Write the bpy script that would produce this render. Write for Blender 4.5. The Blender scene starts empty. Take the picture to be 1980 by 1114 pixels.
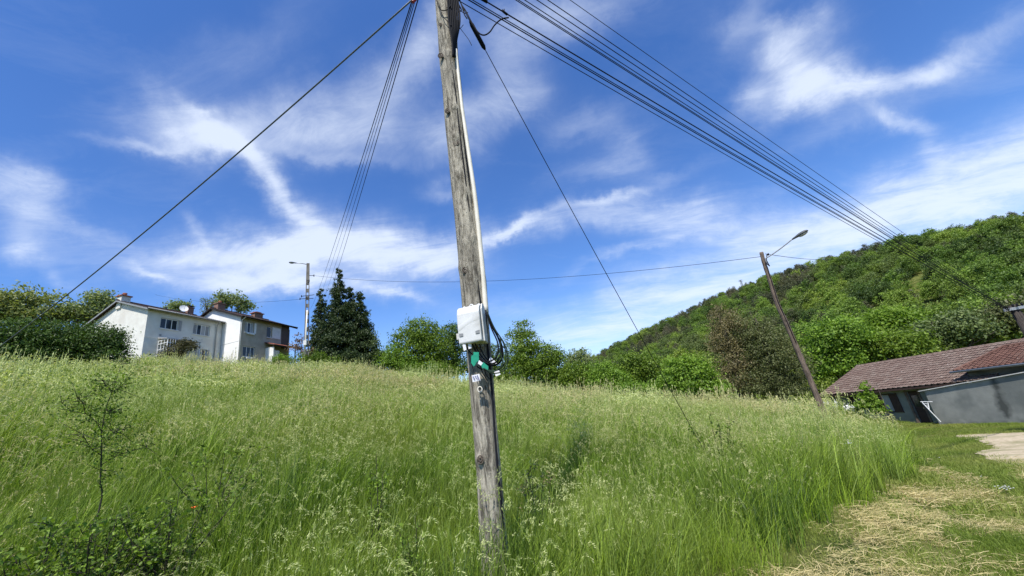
import bpy, math, random
import numpy as np
from mathutils import Vector, Matrix

random.seed(7)
rng = np.random.default_rng(7)
scene = bpy.context.scene
COL = scene.collection

# ------------------------------------------------------------------ camera
FPX = 760.0                       # focal length in photo pixels (1980 wide)
ROLL = math.radians(8.9)
PITCH = math.radians(18.55)
EYE = 1.6
cr, sr, cp, sp = math.cos(ROLL), math.sin(ROLL), math.cos(PITCH), math.sin(PITCH)
R0 = Vector((1, 0, 0)); U0 = Vector((0, -sp, cp)); FW = Vector((0, cp, sp))
RV = R0 * cr - U0 * sr
UV = R0 * sr + U0 * cr
cam_d = bpy.data.cameras.new('camera')
cam_d.sensor_width = 36.0
cam_d.lens = FPX / 1980.0 * 36.0
cam_d.clip_start = 0.05
cam_d.clip_end = 8000
cam = bpy.data.objects.new('camera', cam_d)
COL.objects.link(cam)
m = Matrix(((RV.x, UV.x, -FW.x, 0), (RV.y, UV.y, -FW.y, 0), (RV.z, UV.z, -FW.z, EYE), (0, 0, 0, 1)))
cam.matrix_world = m
scene.camera = cam

# ------------------------------------------------------------------ light
SUN_AZ = 192.8      # compass-like: 0 = +Y, clockwise
SUN_EL = 58.0
sun_d = bpy.data.lights.new('sun', 'SUN')
sun_d.energy = 5.0
sun_d.angle = math.radians(0.5)
sun_d.color = (1.0, 0.955, 0.89)
sun = bpy.data.objects.new('sun', sun_d)
COL.objects.link(sun)
_a, _e = math.radians(SUN_AZ), math.radians(SUN_EL)
sdir = Vector((math.sin(_a) * math.cos(_e), math.cos(_a) * math.cos(_e), math.sin(_e)))
sun.rotation_euler = sdir.to_track_quat('Z', 'Y').to_euler()

scene.view_settings.view_transform = 'Standard'
scene.view_settings.look = 'None'
scene.view_settings.exposure = 0.40
scene.view_settings.gamma = 1.0
scene.view_settings.use_curve_mapping = False
scene.render.engine = 'CYCLES'
scene.cycles.max_bounces = 6
scene.cycles.transparent_max_bounces = 8
scene.cycles.use_denoising = True
scene.cycles.caustics_reflective = False
scene.cycles.caustics_refractive = False


def ray(px, py):
    u = (px - 990.0) / FPX
    v = (557.0 - py) / FPX
    return FW + RV * u + UV * v


def at(px, py, D):
    """point seen at photo pixel (px,py) at horizontal distance D from the camera"""
    d = ray(px, py)
    k = D / math.hypot(d.x, d.y)
    return Vector((d.x * k, d.y * k, EYE + d.z * k))


def depth(px, py, D):
    return D / math.hypot(ray(px, py).x, ray(px, py).y)


# world: Nishita sky with cirrus
world = bpy.data.worlds.new('World')
scene.world = world
world.use_nodes = True
nt = world.node_tree
nt.nodes.clear()
WN = nt.nodes.new
WL = nt.links.new


def wmath(op, a, b=None, c=None, clamp=False):
    n = WN('ShaderNodeMath'); n.operation = op; n.use_clamp = clamp
    for i, v in enumerate((a, b, c)):
        if v is None:
            continue
        if isinstance(v, (int, float)):
            n.inputs[i].default_value = v
        else:
            WL(v, n.inputs[i])
    return n.outputs[0]


def wvec(op, a, b=None):
    n = WN('ShaderNodeVectorMath'); n.operation = op
    for i, v in enumerate((a, b)):
        if v is None:
            continue
        if isinstance(v, (tuple, list, Vector)):
            n.inputs[i].default_value = tuple(v)
        elif isinstance(v, (int, float)):
            n.inputs['Scale'].default_value = v
        else:
            WL(v, n.inputs[i])
    return n


def build_sky():
    out = WN('ShaderNodeOutputWorld')
    bg = WN('ShaderNodeBackground')
    bg.inputs['Strength'].default_value = 0.118
    sky = WN('ShaderNodeTexSky')
    sky.sky_type = 'NISHITA'
    sky.sun_disc = False
    sky.sun_elevation = math.radians(SUN_EL)
    sky.sun_rotation = math.radians(SUN_AZ)
    sky.altitude = 300
    sky.air_density = 1.0
    sky.dust_density = 0.25
    sky.ozone_density = 3.2
    hs = WN('ShaderNodeHueSaturation')
    hs.inputs['Hue'].default_value = 0.511
    hs.inputs['Saturation'].default_value = 1.24
    hs.inputs['Value'].default_value = 1.36
    WL(sky.outputs[0], hs.inputs['Color'])
    tc = WN('ShaderNodeTexCoord')
    D = tc.outputs['Generated']
    sep = WN('ShaderNodeSeparateXYZ'); WL(D, sep.inputs[0])
    zc = wmath('MAXIMUM', sep.outputs[2], 0.0)
    zc = wmath('ADD', zc, 0.16)
    cx = wmath('DIVIDE', sep.outputs[0], zc)
    cy = wmath('DIVIDE', sep.outputs[1], zc)
    P = WN('ShaderNodeCombineXYZ'); WL(cx, P.inputs[0]); WL(cy, P.inputs[1])

    def noise(vec, scale, detail, rough, lac=2.0, dist=0.0, col=False):
        n = WN('ShaderNodeTexNoise'); WL(vec, n.inputs['Vector'])
        n.inputs['Scale'].default_value = scale
        n.inputs['Detail'].default_value = detail
        n.inputs['Roughness'].default_value = rough
        n.inputs['Lacunarity'].default_value = lac
        n.inputs['Distortion'].default_value = dist
        return n.outputs['Color'] if col else n.outputs['Fac']

    # domain warp in the plane of the cirrus
    w1 = noise(P.outputs[0], 0.9, 3, 0.5, col=True)
    w1 = wvec('SUBTRACT', w1, (0.5, 0.5, 0.5)).outputs[0]
    w1s = wvec('SCALE', w1, 0.6).outputs[0]
    PW = wvec('ADD', P.outputs[0], w1s).outputs[0]
    mp = WN('ShaderNodeMapping'); WL(PW, mp.inputs['Vector'])
    mp.inputs['Rotation'].default_value = (0, 0, math.radians(38))
    mp.inputs['Scale'].default_value = (0.9, 2.6, 1)
    fib = noise(mp.outputs[0], 1.5, 9, 0.60, 2.1, 0.15)
    mp2 = WN('ShaderNodeMapping'); WL(PW, mp2.inputs['Vector'])
    mp2.inputs['Rotation'].default_value = (0, 0, math.radians(-25))
    mp2.inputs['Scale'].default_value = (1.0, 2.2, 1)
    fib2 = noise(mp2.outputs[0], 4.5, 10, 0.68, 2.1, 0.5)
    soft = noise(PW, 0.8, 4, 0.55)

    # warped direction for the big shapes
    wd = noise(D, 5.0, 8, 0.60, col=True)
    wd = wvec('SUBTRACT', wd, (0.5, 0.5, 0.5)).outputs[0]
    wd = wvec('SCALE', wd, 0.17).outputs[0]
    DW = wvec('ADD', D, wd).outputs[0]
    dens = None
    # bands of cirrus: centre pixel, half length, half width (px), angle, amount
    bands = [
        (290, 272, 60, 12, 6, .55), (385, 245, 90, 36, 8, .70), (430, 280, 90, 26, 30, .55), (500, 335, 90, 20, 38, .70), (575, 395, 70, 20, 48, .80), (640, 440, 60, 34, 50, .55),
        (560, 225, 130, 46, -18, .50), (680, 250, 110, 44, 4, .50), (760, 160, 100, 40, -52, .48), (830, 70, 80, 40, -60, .62), (640, 300, 120, 16, 6, .35),
        (520, 480, 130, 36, 2, .75), (620, 495, 160, 52, 2, .95), (760, 490, 140, 34, 4, .75), (860, 480, 80, 26, -14, .60), (960, 465, 90, 10, -22, .65),
        (380, 425, 30, 14, 60, .45), (360, 475, 60, 18, -10, .5), (500, 545, 170, 22, 8, .70), (640, 560, 150, 18, 4, .55), (760, 572, 46, 8, 6, .6), (290, 518, 40, 9, 18, .6),
        (860, 270, 60, 50, 10, .45), (930, 220, 90, 36, -24, .48), (870, 370, 40, 16, 0, .35),
        (60, 370, 46, 26, 0, .62), (55, 430, 46, 46, 40, .72), (30, 485, 44, 28, 0, .6), (150, 460, 60, 14, 6, .36), (130, 535, 30, 16, 20, .3),
        (1060, 30, 150, 34, -16, .60), (990, 110, 70, 40, -60, .4), (1010, 180, 50, 40, 30, .34),
        (1555, 50, 56, 30, -10, .75), (1530, 110, 56, 40, 20, .75), (1600, 160, 90, 46, 20, .95), (1560, 190, 90, 30, -20, .55), (1700, 150, 120, 26, -12, .55), (1880, 90, 130, 28, -24, .44),
        (1740, 240, 50, 16, 22, .62), (1800, 285, 60, 18, 36, .40), (1455, 190, 30, 26, -50, .5), (1430, 40, 26, 60, 20, .28), (1500, 30, 40, 14, -10, .3),
        (1120, 250, 60, 30, -20, .26), (1200, 290, 40, 40, 20, .28), (1290, 340, 60, 16, -10, .30), (1150, 330, 80, 24, -10, .2),
        (1010, 440, 60, 12, -22, .65), (1200, 385, 70, 10, -16, .6), (1130, 420, 130, 24, -8, .45), (1300, 430, 130, 34, 4, .45), (1230, 490, 100, 10, -18, .4),
        (1460, 430, 200, 46, 0, .50), (1640, 440, 190, 56, -10, .70), (1840, 370, 160, 60, -22, .74), (1960, 330, 120, 60, -20, .6), (1400, 540, 160, 50, -14, .58),
        (1230, 600, 190, 44, -16, .62), (1150, 650, 120, 30, -4, .5), (1000, 600, 120, 20, 0, .2), (1650, 250, 100, 24, -20, .2), (480, 90, 160, 36, -30, .14),
    ]
    for (px, py, a, b, ang, amt) in bands:
        c = ray(px, py).normalized()
        an = math.radians(ang)
        d2 = ray(px + 40 * math.cos(an), py + 40 * math.sin(an)).normalized()
        t = (d2 - c); t -= c * t.dot(c); t.normalize()
        s = c.cross(t).normalized()
        k = math.cos(math.atan(math.hypot(px - 990, py - 557) / FPX))
        ka = a / FPX * k ; kb = b / FPX * k
        qa = wmath('MULTIPLY', wvec('DOT_PRODUCT', DW, t).outputs['Value'], 1 / ka)
        qb = wmath('MULTIPLY', wvec('DOT_PRODUCT', DW, s).outputs['Value'], 1 / kb)
        # centre offset of the tangent coordinates is zero at c by construction
        q = wmath('ADD', wmath('MULTIPLY', qa, qa), wmath('MULTIPLY', qb, qb))
        g = wmath('POWER', 2.718, wmath('MULTIPLY', q, -1.0))
        front = wmath('GREATER_THAN', wvec('DOT_PRODUCT', D, c).outputs['Value'], 0.0)
        g = wmath('MULTIPLY', wmath('MULTIPLY', g, front), amt)
        dens = g if dens is None else wmath('ADD', dens, g)
    # fibrous modulation: density where noise exceeds a threshold lowered by the bands
    f = wmath('ADD', wmath('MULTIPLY', fib, 0.55), wmath('MULTIPLY', fib2, 0.45))
    f1 = wmath('MULTIPLY', wmath('SUBTRACT', f, 0.30), 2.5, clamp=True)
    x = wmath('MULTIPLY', dens, wmath('ADD', wmath('MULTIPLY', f1, 0.92), 0.12))
    thin = wmath('MULTIPLY', wmath('MULTIPLY', wmath('SUBTRACT', f, 0.49), 0.55), wmath('MULTIPLY', wmath('SUBTRACT', soft, 0.38), 3.0), clamp=True)
    x = wmath('ADD', x, thin)
    x = wmath('SMOOTH_MIN', x, 0.80, 0.35)
    x = wmath('MAXIMUM', x, 0.0)
    # thin veil towards the horizon
    veil = wmath('SUBTRACT', 1.0, wmath('MULTIPLY', sep.outputs[2], 3.2), clamp=True)
    veil = wmath('MULTIPLY', veil, 0.16)
    x = wmath('MAXIMUM', wmath('ADD', x, wmath('MULTIPLY', veil, wmath('SUBTRACT', 1.0, x))), 0.0)
    mix = WN('ShaderNodeMixRGB')
    WL(x, mix.inputs[0]); WL(hs.outputs[0], mix.inputs[1])
    mix.inputs[2].default_value = (6.0, 6.6, 7.6, 1)
    WL(mix.outputs[0], bg.inputs['Color'])
    WL(bg.outputs[0], out.inputs[0])


build_sky()

# ------------------------------------------------------------------ helpers


def tag(o, label=None, cat=None, group=None, kind=None):
    if label: o['label'] = label
    if cat: o['category'] = cat
    if group: o['group'] = group
    if kind: o['kind'] = kind
    return o


def thing(name, loc, label, cat, group=None, rz=0.0):
    o = bpy.data.objects.new(name, None)
    o.empty_display_size = 0.3
    COL.objects.link(o)
    o.location = loc
    o.rotation_euler = (0, 0, rz)
    return tag(o, label, cat, group)


class MB:
    def __init__(s, off=(0, 0, 0)):
        s.v = []; s.f = []; s.off = Vector(off)

    def add(s, verts, faces):
        n = len(s.v)
        s.v += [tuple(Vector(v) - s.off) for v in verts]
        s.f += [tuple(i + n for i in f) for f in faces]
        return s

    def box(s, x0, x1, y0, y1, z0, z1, M=None):
        vs = [Vector(p) for p in ((x0, y0, z0), (x1, y0, z0), (x1, y1, z0), (x0, y1, z0), (x0, y0, z1), (x1, y0, z1), (x1, y1, z1), (x0, y1, z1))]
        if M is not None: vs = [M @ v for v in vs]
        return s.add(vs, [(0, 3, 2, 1), (4, 5, 6, 7), (0, 1, 5, 4), (1, 2, 6, 5), (2, 3, 7, 6), (3, 0, 4, 7)])

    def prism(s, poly, axis, a, b):
        """extrude a 2-D polygon along axis x ('x': poly=(y,z)), y (poly=(x,z)) or z (poly=(x,y))"""
        def P(p, t):
            if axis == 'x': return (t, p[0], p[1])
            if axis == 'y': return (p[0], t, p[1])
            return (p[0], p[1], t)
        n = len(poly)
        vs = [P(p, a) for p in poly] + [P(p, b) for p in poly]
        fs = [tuple(range(n))[::-1], tuple(range(n, 2 * n))]
        fs += [(i, (i + 1) % n, n + (i + 1) % n, n + i) for i in range(n)]
        return s.add(vs, fs)

    def tube(s, pts, r, k=8, cap=True):
        pts = [Vector(p) for p in pts]
        n = len(pts)
        rs = r if isinstance(r, (list, tuple)) else [r] * n
        up = Vector((0.13, 0.31, 1)).normalized()
        vs = []; prev = None
        for i, p in enumerate(pts):
            t = (pts[min(i + 1, n - 1)] - pts[max(i - 1, 0)])
            t = t.normalized() if t.length > 1e-9 else Vector((0, 0, 1))
            if prev is None:
                a = t.cross(up if abs(t.dot(up)) < .95 else Vector((1, 0, 0))).normalized()
            else:
                a = (prev - t * prev.dot(t))
                a = a.normalized() if a.length > 1e-6 else t.cross(up).normalized()
            prev = a
            b = t.cross(a)
            for j in range(k):
                an = 2 * math.pi * j / k
                vs.append(p + (a * math.cos(an) + b * math.sin(an)) * rs[i])
        fs = []
        for i in range(n - 1):
            for j in range(k):
                fs.append((i * k + j, i * k + (j + 1) % k, (i + 1) * k + (j + 1) % k, (i + 1) * k + j))
        if cap:
            fs.append(tuple(range(k))[::-1]); fs.append(tuple(range((n - 1) * k, n * k)))
        return s.add(vs, fs)

    def build(s, name, mat, parent=None, smooth=False, bevel=0.0):
        me = bpy.data.meshes.new(name)
        me.from_pydata(s.v, [], s.f)
        me.validate()
        o = bpy.data.objects.new(name, me)
        COL.objects.link(o)
        if mat is not None: me.materials.append(mat)
        if smooth: me.polygons.foreach_set('use_smooth', [True] * len(me.polygons))
        if parent is not None: o.parent = parent
        if bevel:
            b = o.modifiers.new('bevel', 'BEVEL'); b.width = bevel; b.segments = 3; b.limit_method = 'ANGLE'
        return o


def spline(pts, n=8):
    """Catmull-Rom through the points"""
    P = [Vector(p) for p in pts]
    P = [P[0] * 2 - P[1]] + P + [P[-1] * 2 - P[-2]]
    out = []
    for i in range(1, len(P) - 2):
        for k in range(n):
            t = k / n
            out.append(0.5 * ((2 * P[i]) + (P[i + 1] - P[i - 1]) * t + (2 * P[i - 1] - 5 * P[i] + 4 * P[i + 1] - P[i + 2]) * t * t + (3 * P[i] - P[i - 1] - 3 * P[i + 1] + P[i + 2]) * t ** 3))
    out.append(P[-2])
    return out


def quads_mesh(name, V, nper, mat, attr=None, extra_mats=(), mat_idx=None):
    """V: (N*nper,3) array; faces are consecutive groups of nper vertices; attr: per-face float 'tint'"""
    N = len(V) // nper
    me = bpy.data.meshes.new(name)
    me.vertices.add(len(V)); me.vertices.foreach_set('co', V.astype(np.float32).ravel())
    me.loops.add(N * nper); me.loops.foreach_set('vertex_index', np.arange(N * nper, dtype=np.int32))
    me.polygons.add(N)
    me.polygons.foreach_set('loop_start', np.arange(0, N * nper, nper, dtype=np.int32))
    me.update(calc_edges=True)
    if mat is not None: me.materials.append(mat)
    for mm in extra_mats: me.materials.append(mm)
    if mat_idx is not None: me.polygons.foreach_set('material_index', mat_idx.astype(np.int32))
    if attr is not None:
        a = me.attributes.new('tint', 'FLOAT', 'FACE'); a.data.foreach_set('value', attr.astype(np.float32))
    return me


# ------------------------------------------------------------------ materials
def new_mat(name):
    m = bpy.data.materials.new(name); m.use_nodes = True
    n = m.node_tree; n.nodes.clear()
    o = n.nodes.new('ShaderNodeOutputMaterial')
    return m, n, o


def surf(name, c1, c2=None, scale=3.0, rough=0.8, bump=0.0, bscale=30.0, stretch=(1, 1, 1), spec=0.3, metal=0.0, detail=6, c3=None, s3=0.7, coords='Object', contrast=(0.35, 0.65)):
    m, n, o = new_mat(name)
    N, L = n.nodes.new, n.links.new
    b = N('ShaderNodeBsdfPrincipled')
    b.inputs['Roughness'].default_value = rough
    b.inputs['Specular IOR Level'].default_value = spec
    b.inputs['Metallic'].default_value = metal
    tc = N('ShaderNodeTexCoord'); mp = N('ShaderNodeMapping'); mp.inputs['Scale'].default_value = stretch
    L(tc.outputs[coords], mp.inputs[0])
    if c2 is None: c2 = tuple(x * 0.8 for x in c1)
    nz = N('ShaderNodeTexNoise'); nz.inputs['Scale'].default_value = scale; nz.inputs['Detail'].default_value = detail
    nz.inputs['Roughness'].default_value = 0.6
    L(mp.outputs[0], nz.inputs['Vector'])
    rp = N('ShaderNodeValToRGB')
    rp.color_ramp.elements[0].position = contrast[0]; rp.color_ramp.elements[1].position = contrast[1]
    rp.color_ramp.elements[0].color = (*c2, 1); rp.color_ramp.elements[1].color = (*c1, 1)
    L(nz.outputs['Fac'], rp.inputs[0])
    col = rp.outputs[0]
    if c3 is not None:
        n3 = N('ShaderNodeTexNoise'); n3.inputs['Scale'].default_value = s3; n3.inputs['Detail'].default_value = 4
        L(tc.outputs[coords], n3.inputs['Vector'])
        r3 = N('ShaderNodeValToRGB'); r3.color_ramp.elements[0].position = 0.48; r3.color_ramp.elements[1].position = 0.68
        L(n3.outputs['Fac'], r3.inputs[0])
        mx = N('ShaderNodeMixRGB'); L(r3.outputs[0], mx.inputs[0]); L(col, mx.inputs[1]); mx.inputs[2].default_value = (*c3, 1)
        col = mx.outputs[0]
    L(col, b.inputs['Base Color'])
    if bump:
        nb = N('ShaderNodeTexNoise'); nb.inputs['Scale'].default_value = bscale; nb.inputs['Detail'].default_value = 6
        L(mp.outputs[0], nb.inputs['Vector'])
        bp = N('ShaderNodeBump'); bp.inputs['Strength'].default_value = bump; bp.inputs['Distance'].default_value = 0.02
        L(nb.outputs['Fac'], bp.inputs['Height']); L(bp.outputs[0], b.inputs['Normal'])
    L(b.outputs[0], o.inputs[0])
    return m


def leaf_mat(name, dark, light, transl=0.35, patch=None, patch_scale=0.25, rough=0.55, inst=0.0, spec=0.3):
    """leaf colours vary per leaf ('tint'), per instance and in patches over the place"""
    m, n, o = new_mat(name)
    N, L = n.nodes.new, n.links.new
    at_ = N('ShaderNodeAttribute'); at_.attribute_name = 'tint'
    oi = N('ShaderNodeObjectInfo')
    add = N('ShaderNodeMath'); add.operation = 'MULTIPLY_ADD'
    L(oi.outputs['Random'], add.inputs[0]); add.inputs[1].default_value = inst; L(at_.outputs['Fac'], add.inputs[2])
    sub = N('ShaderNodeMath'); sub.operation = 'SUBTRACT'; sub.use_clamp = True
    L(add.outputs[0], sub.inputs[0]); sub.inputs[1].default_value = inst * 0.5
    mx = N('ShaderNodeMixRGB'); L(sub.outputs[0], mx.inputs[0])
    mx.inputs[1].default_value = (*dark, 1); mx.inputs[2].default_value = (*light, 1)
    col = mx.outputs[0]
    if patch is not None:
        ge = N('ShaderNodeNewGeometry')
        nz = N('ShaderNodeTexNoise'); nz.inputs['Scale'].default_value = patch_scale; nz.inputs['Detail'].default_value = 3
        L(oi.outputs['Location'] if inst else ge.outputs['Position'], nz.inputs['Vector'])
        rp = N('ShaderNodeValToRGB'); rp.color_ramp.elements[0].position = 0.42; rp.color_ramp.elements[1].position = 0.62
        L(nz.outputs['Fac'], rp.inputs[0])
        m2 = N('ShaderNodeMixRGB'); L(rp.outputs[0], m2.inputs[0]); L(col, m2.inputs[1])
        m3 = N('ShaderNodeMixRGB'); m3.inputs[0].default_value = 0.65; L(col, m3.inputs[1]); m3.inputs[2].default_value = (*patch, 1)
        L(m3.outputs[0], m2.inputs[2])
        col = m2.outputs[0]
    d = N('ShaderNodeBsdfPrincipled'); d.inputs['Roughness'].default_value = rough
    d.inputs['Specular IOR Level'].default_value = spec
    L(col, d.inputs['Base Color'])
    t = N('ShaderNodeBsdfTranslucent')
    tcx = N('ShaderNodeMixRGB'); tcx.blend_type = 'MULTIPLY'; tcx.inputs[0].default_value = 1
    L(col, tcx.inputs[1]); tcx.inputs[2].default_value = (1.25, 1.35, 0.6, 1)
    L(tcx.outputs[0], t.inputs[0])
    ms = N('ShaderNodeMixShader'); ms.inputs[0].default_value = transl
    L(d.outputs[0], ms.inputs[1]); L(t.outputs[0], ms.inputs[2]); L(ms.outputs[0], o.inputs[0])
    return m


def wood_mat(name, light, dark, sc=1.0, crack=0.5, tangs=None):
    """weathered round timber: long grain along Z"""
    m, n, o = new_mat(name)
    N, L = n.nodes.new, n.links.new
    b = N('ShaderNodeBsdfPrincipled'); b.inputs['Roughness'].default_value = 0.85; b.inputs['Specular IOR Level'].default_value = 0.2
    tc = N('ShaderNodeTexCoord')
    mp = N('ShaderNodeMapping'); mp.inputs['Scale'].default_value = (14 * sc, 14 * sc, 1.3 * sc); L(tc.outputs['Object'], mp.inputs[0])
    n1 = N('ShaderNodeTexNoise'); n1.inputs['Scale'].default_value = 2.2; n1.inputs['Detail'].default_value = 9; n1.inputs['Roughness'].default_value = 0.7; n1.inputs['Distortion'].default_value = 0.6
    L(mp.outputs[0], n1.inputs['Vector'])
    n2 = N('ShaderNodeTexNoise'); n2.inputs['Scale'].default_value = 2.4; n2.inputs['Detail'].default_value = 5
    L(tc.outputs['Object'], n2.inputs['Vector'])
    mp3 = N('ShaderNodeMapping'); mp3.inputs['Scale'].default_value = (30 * sc, 30 * sc, 9 * sc); L(tc.outputs['Object'], mp3.inputs[0])
    n3 = N('ShaderNodeTexNoise'); n3.inputs['Scale'].default_value = 1.0; n3.inputs['Detail'].default_value = 6; n3.inputs['Roughness'].default_value = 0.7
    n3.inputs['Distortion'].default_value = 1.2
    L(mp3.outputs[0], n3.inputs['Vector'])
    rp = N('ShaderNodeValToRGB'); e = rp.color_ramp.elements
    e[0].position = 0.36; e[0].color = (*dark, 1); e[1].position = 0.56; e[1].color = (*light, 1)
    L(n1.outputs['Fac'], rp.inputs[0])
    r3 = N('ShaderNodeValToRGB'); r3.color_ramp.elements[0].position = 0.36; r3.color_ramp.elements[1].position = 0.5
    r3.color_ramp.elements[0].color = (0.35, 0.33, 0.3, 1); r3.color_ramp.elements[1].color = (1, 1, 1, 1)
    L(n3.outputs['Fac'], r3.inputs[0])
    mu = N('ShaderNodeMixRGB'); mu.blend_type = 'MULTIPLY'; mu.inputs[0].default_value = crack
    L(rp.outputs[0], mu.inputs[1]); L(r3.outputs[0], mu.inputs[2])
    r2 = N('ShaderNodeValToRGB'); r2.color_ramp.elements[0].position = 0.35; r2.color_ramp.elements[1].position = 0.7
    r2.color_ramp.elements[0].color = (0.72, 0.70, 0.66, 1); r2.color_ramp.elements[1].color = (1.15, 1.12, 1.05, 1)
    L(n2.outputs['Fac'], r2.inputs[0])
    mu2 = N('ShaderNodeMixRGB'); mu2.blend_type = 'MULTIPLY'; mu2.inputs[0].default_value = 0.9
    L(mu.outputs[0], mu2.inputs[1]); L(r2.outputs[0], mu2.inputs[2])
    L(mu2.outputs[0], b.inputs['Base Color'])
    ad = N('ShaderNodeMath'); ad.operation = 'ADD'; L(n1.outputs['Fac'], ad.inputs[0]); L(n3.outputs['Fac'], ad.inputs[1])
    bp = N('ShaderNodeBump'); bp.inputs['Strength'].default_value = 0.9; bp.inputs['Distance'].default_value = 0.02
    L(ad.outputs[0], bp.inputs['Height']); L(bp.outputs[0], b.inputs['Normal'])
    L(b.outputs[0], o.inputs[0])
    return m


M = {}
M['pole_wood'] = wood_mat('weathered_pole_wood', (0.44, 0.41, 0.34), (0.10, 0.09, 0.074), crack=0.9)
M['brown_wood'] = wood_mat('brown_creosote_wood', (0.20, 0.155, 0.125), (0.06, 0.047, 0.038), 0.6)
M['dark_wood'] = wood_mat('dark_old_wood', (0.07, 0.06, 0.055), (0.02, 0.018, 0.016), 0.6)
M['knot'] = surf('knot_wood', (0.16, 0.13, 0.10), (0.06, 0.045, 0.035), scale=40, bump=0.6, bscale=80)
M['black'] = surf('black_cable_sheath', (0.010, 0.011, 0.014), (0.016, 0.016, 0.02), rough=0.75, spec=0.08)
M['blackgreen'] = surf('dark_green_cable_sheath', (0.022, 0.04, 0.026), (0.015, 0.022, 0.016), rough=0.7, spec=0.1)
M['wire'] = surf('dark_wire', (0.014, 0.018, 0.030), (0.010, 0.012, 0.02), rough=0.7, spec=0.1)
M['steelrope'] = surf('galvanised_rope', (0.16, 0.18, 0.19), (0.07, 0.08, 0.09), scale=60, rough=0.5, metal=0.3)
M['pvc'] = surf('cream_plastic', (0.72, 0.68, 0.58), (0.62, 0.58, 0.48), scale=8, rough=0.5)
M['boxwhite'] = surf('white_moulded_plastic', (0.64, 0.64, 0.62), (0.56, 0.56, 0.53), scale=6, rough=0.4, spec=0.4, c3=(0.46, 0.45, 0.41), s3=7)
M['boxgrey'] = surf('grey_plastic', (0.25, 0.26, 0.26), (0.2, 0.2, 0.2), rough=0.5)
M['paper'] = surf('white_tag_plastic', (0.75, 0.75, 0.76), (0.66, 0.66, 0.68), scale=20, rough=0.5)
M['ink'] = surf('blue_ink', (0.10, 0.10, 0.28), (0.06, 0.06, 0.18), rough=0.6)
M['tape'] = surf('green_tape', (0.01, 0.30, 0.17), (0.01, 0.22, 0.13), scale=30, rough=0.35, spec=0.5)
M['red'] = surf('red_plastic', (0.35, 0.03, 0.02), rough=0.5)
M['galv'] = surf('galvanised_steel', (0.38, 0.39, 0.40), (0.26, 0.27, 0.28), scale=20, rough=0.45, metal=0.6)
M['concrete'] = surf('weathered_concrete', (0.20, 0.185, 0.16), (0.13, 0.12, 0.105), scale=3, rough=0.9, bump=0.3)
M['lamp_glass'] = surf('lamp_diffuser', (0.45, 0.45, 0.42), rough=0.25, spec=0.5)
M['lamp_body'] = surf('lamp_housing', (0.10, 0.11, 0.12), (0.07, 0.075, 0.08), rough=0.5)
M['render_white'] = surf('cream_rendered_wall', (0.66, 0.65, 0.59), (0.57, 0.55, 0.49), scale=1.2, rough=0.9, bump=0.15, bscale=40, c3=(0.55, 0.52, 0.46), s3=0.5)
M['render_white2'] = surf('white_rendered_wall', (0.78, 0.78, 0.75), (0.70, 0.69, 0.65), scale=1.0, rough=0.9, bump=0.1, bscale=40, c3=(0.66, 0.65, 0.61), s3=0.6)
M['render_beige'] = surf('greige_rendered_wall', (0.40, 0.36, 0.29), (0.31, 0.275, 0.22), scale=1.4, rough=0.95, bump=0.2, bscale=50)
M['wall_shade'] = surf('brown_wall_shade', (0.11, 0.085, 0.07), (0.07, 0.055, 0.045), scale=3, stretch=(1, 1, 6), rough=0.8)  # shadow on the farther house's front, put into a darker brown
M['white_paint'] = surf('white_painted_joinery', (0.74, 0.74, 0.72), (0.62, 0.62, 0.6), scale=4, rough=0.5)
M['grey_paint'] = surf('grey_shutter_paint', (0.36, 0.36, 0.35), (0.28, 0.28, 0.28), scale=4, rough=0.6)
M['curtain'] = surf('net_curtain', (0.42, 0.42, 0.42), (0.26, 0.27, 0.28), scale=9, stretch=(6, 6, 0.4), rough=0.7, spec=0.5)
m, n, o = new_mat('window_glass')
b = n.nodes.new('ShaderNodeBsdfPrincipled'); b.inputs['Base Color'].default_value = (0.02, 0.025, 0.028, 1); b.inputs['Roughness'].default_value = 0.06; b.inputs['Specular IOR Level'].default_value = 0.5
n.links.new(b.outputs[0], o.inputs[0]); M['glass'] = m
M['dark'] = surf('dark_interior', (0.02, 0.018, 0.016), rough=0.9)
M['brick'] = surf('chimney_brick', (0.26, 0.15, 0.11), (0.16, 0.10, 0.08), scale=12, rough=0.9, bump=0.4)
M['terracotta'] = surf('terracotta', (0.38, 0.13, 0.07), (0.24, 0.09, 0.06), scale=8, rough=0.8, bump=0.2)
M['tile_dark'] = surf('dark_roof_tile', (0.060, 0.036, 0.030), (0.034, 0.022, 0.02), scale=5, rough=0.85)


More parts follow.
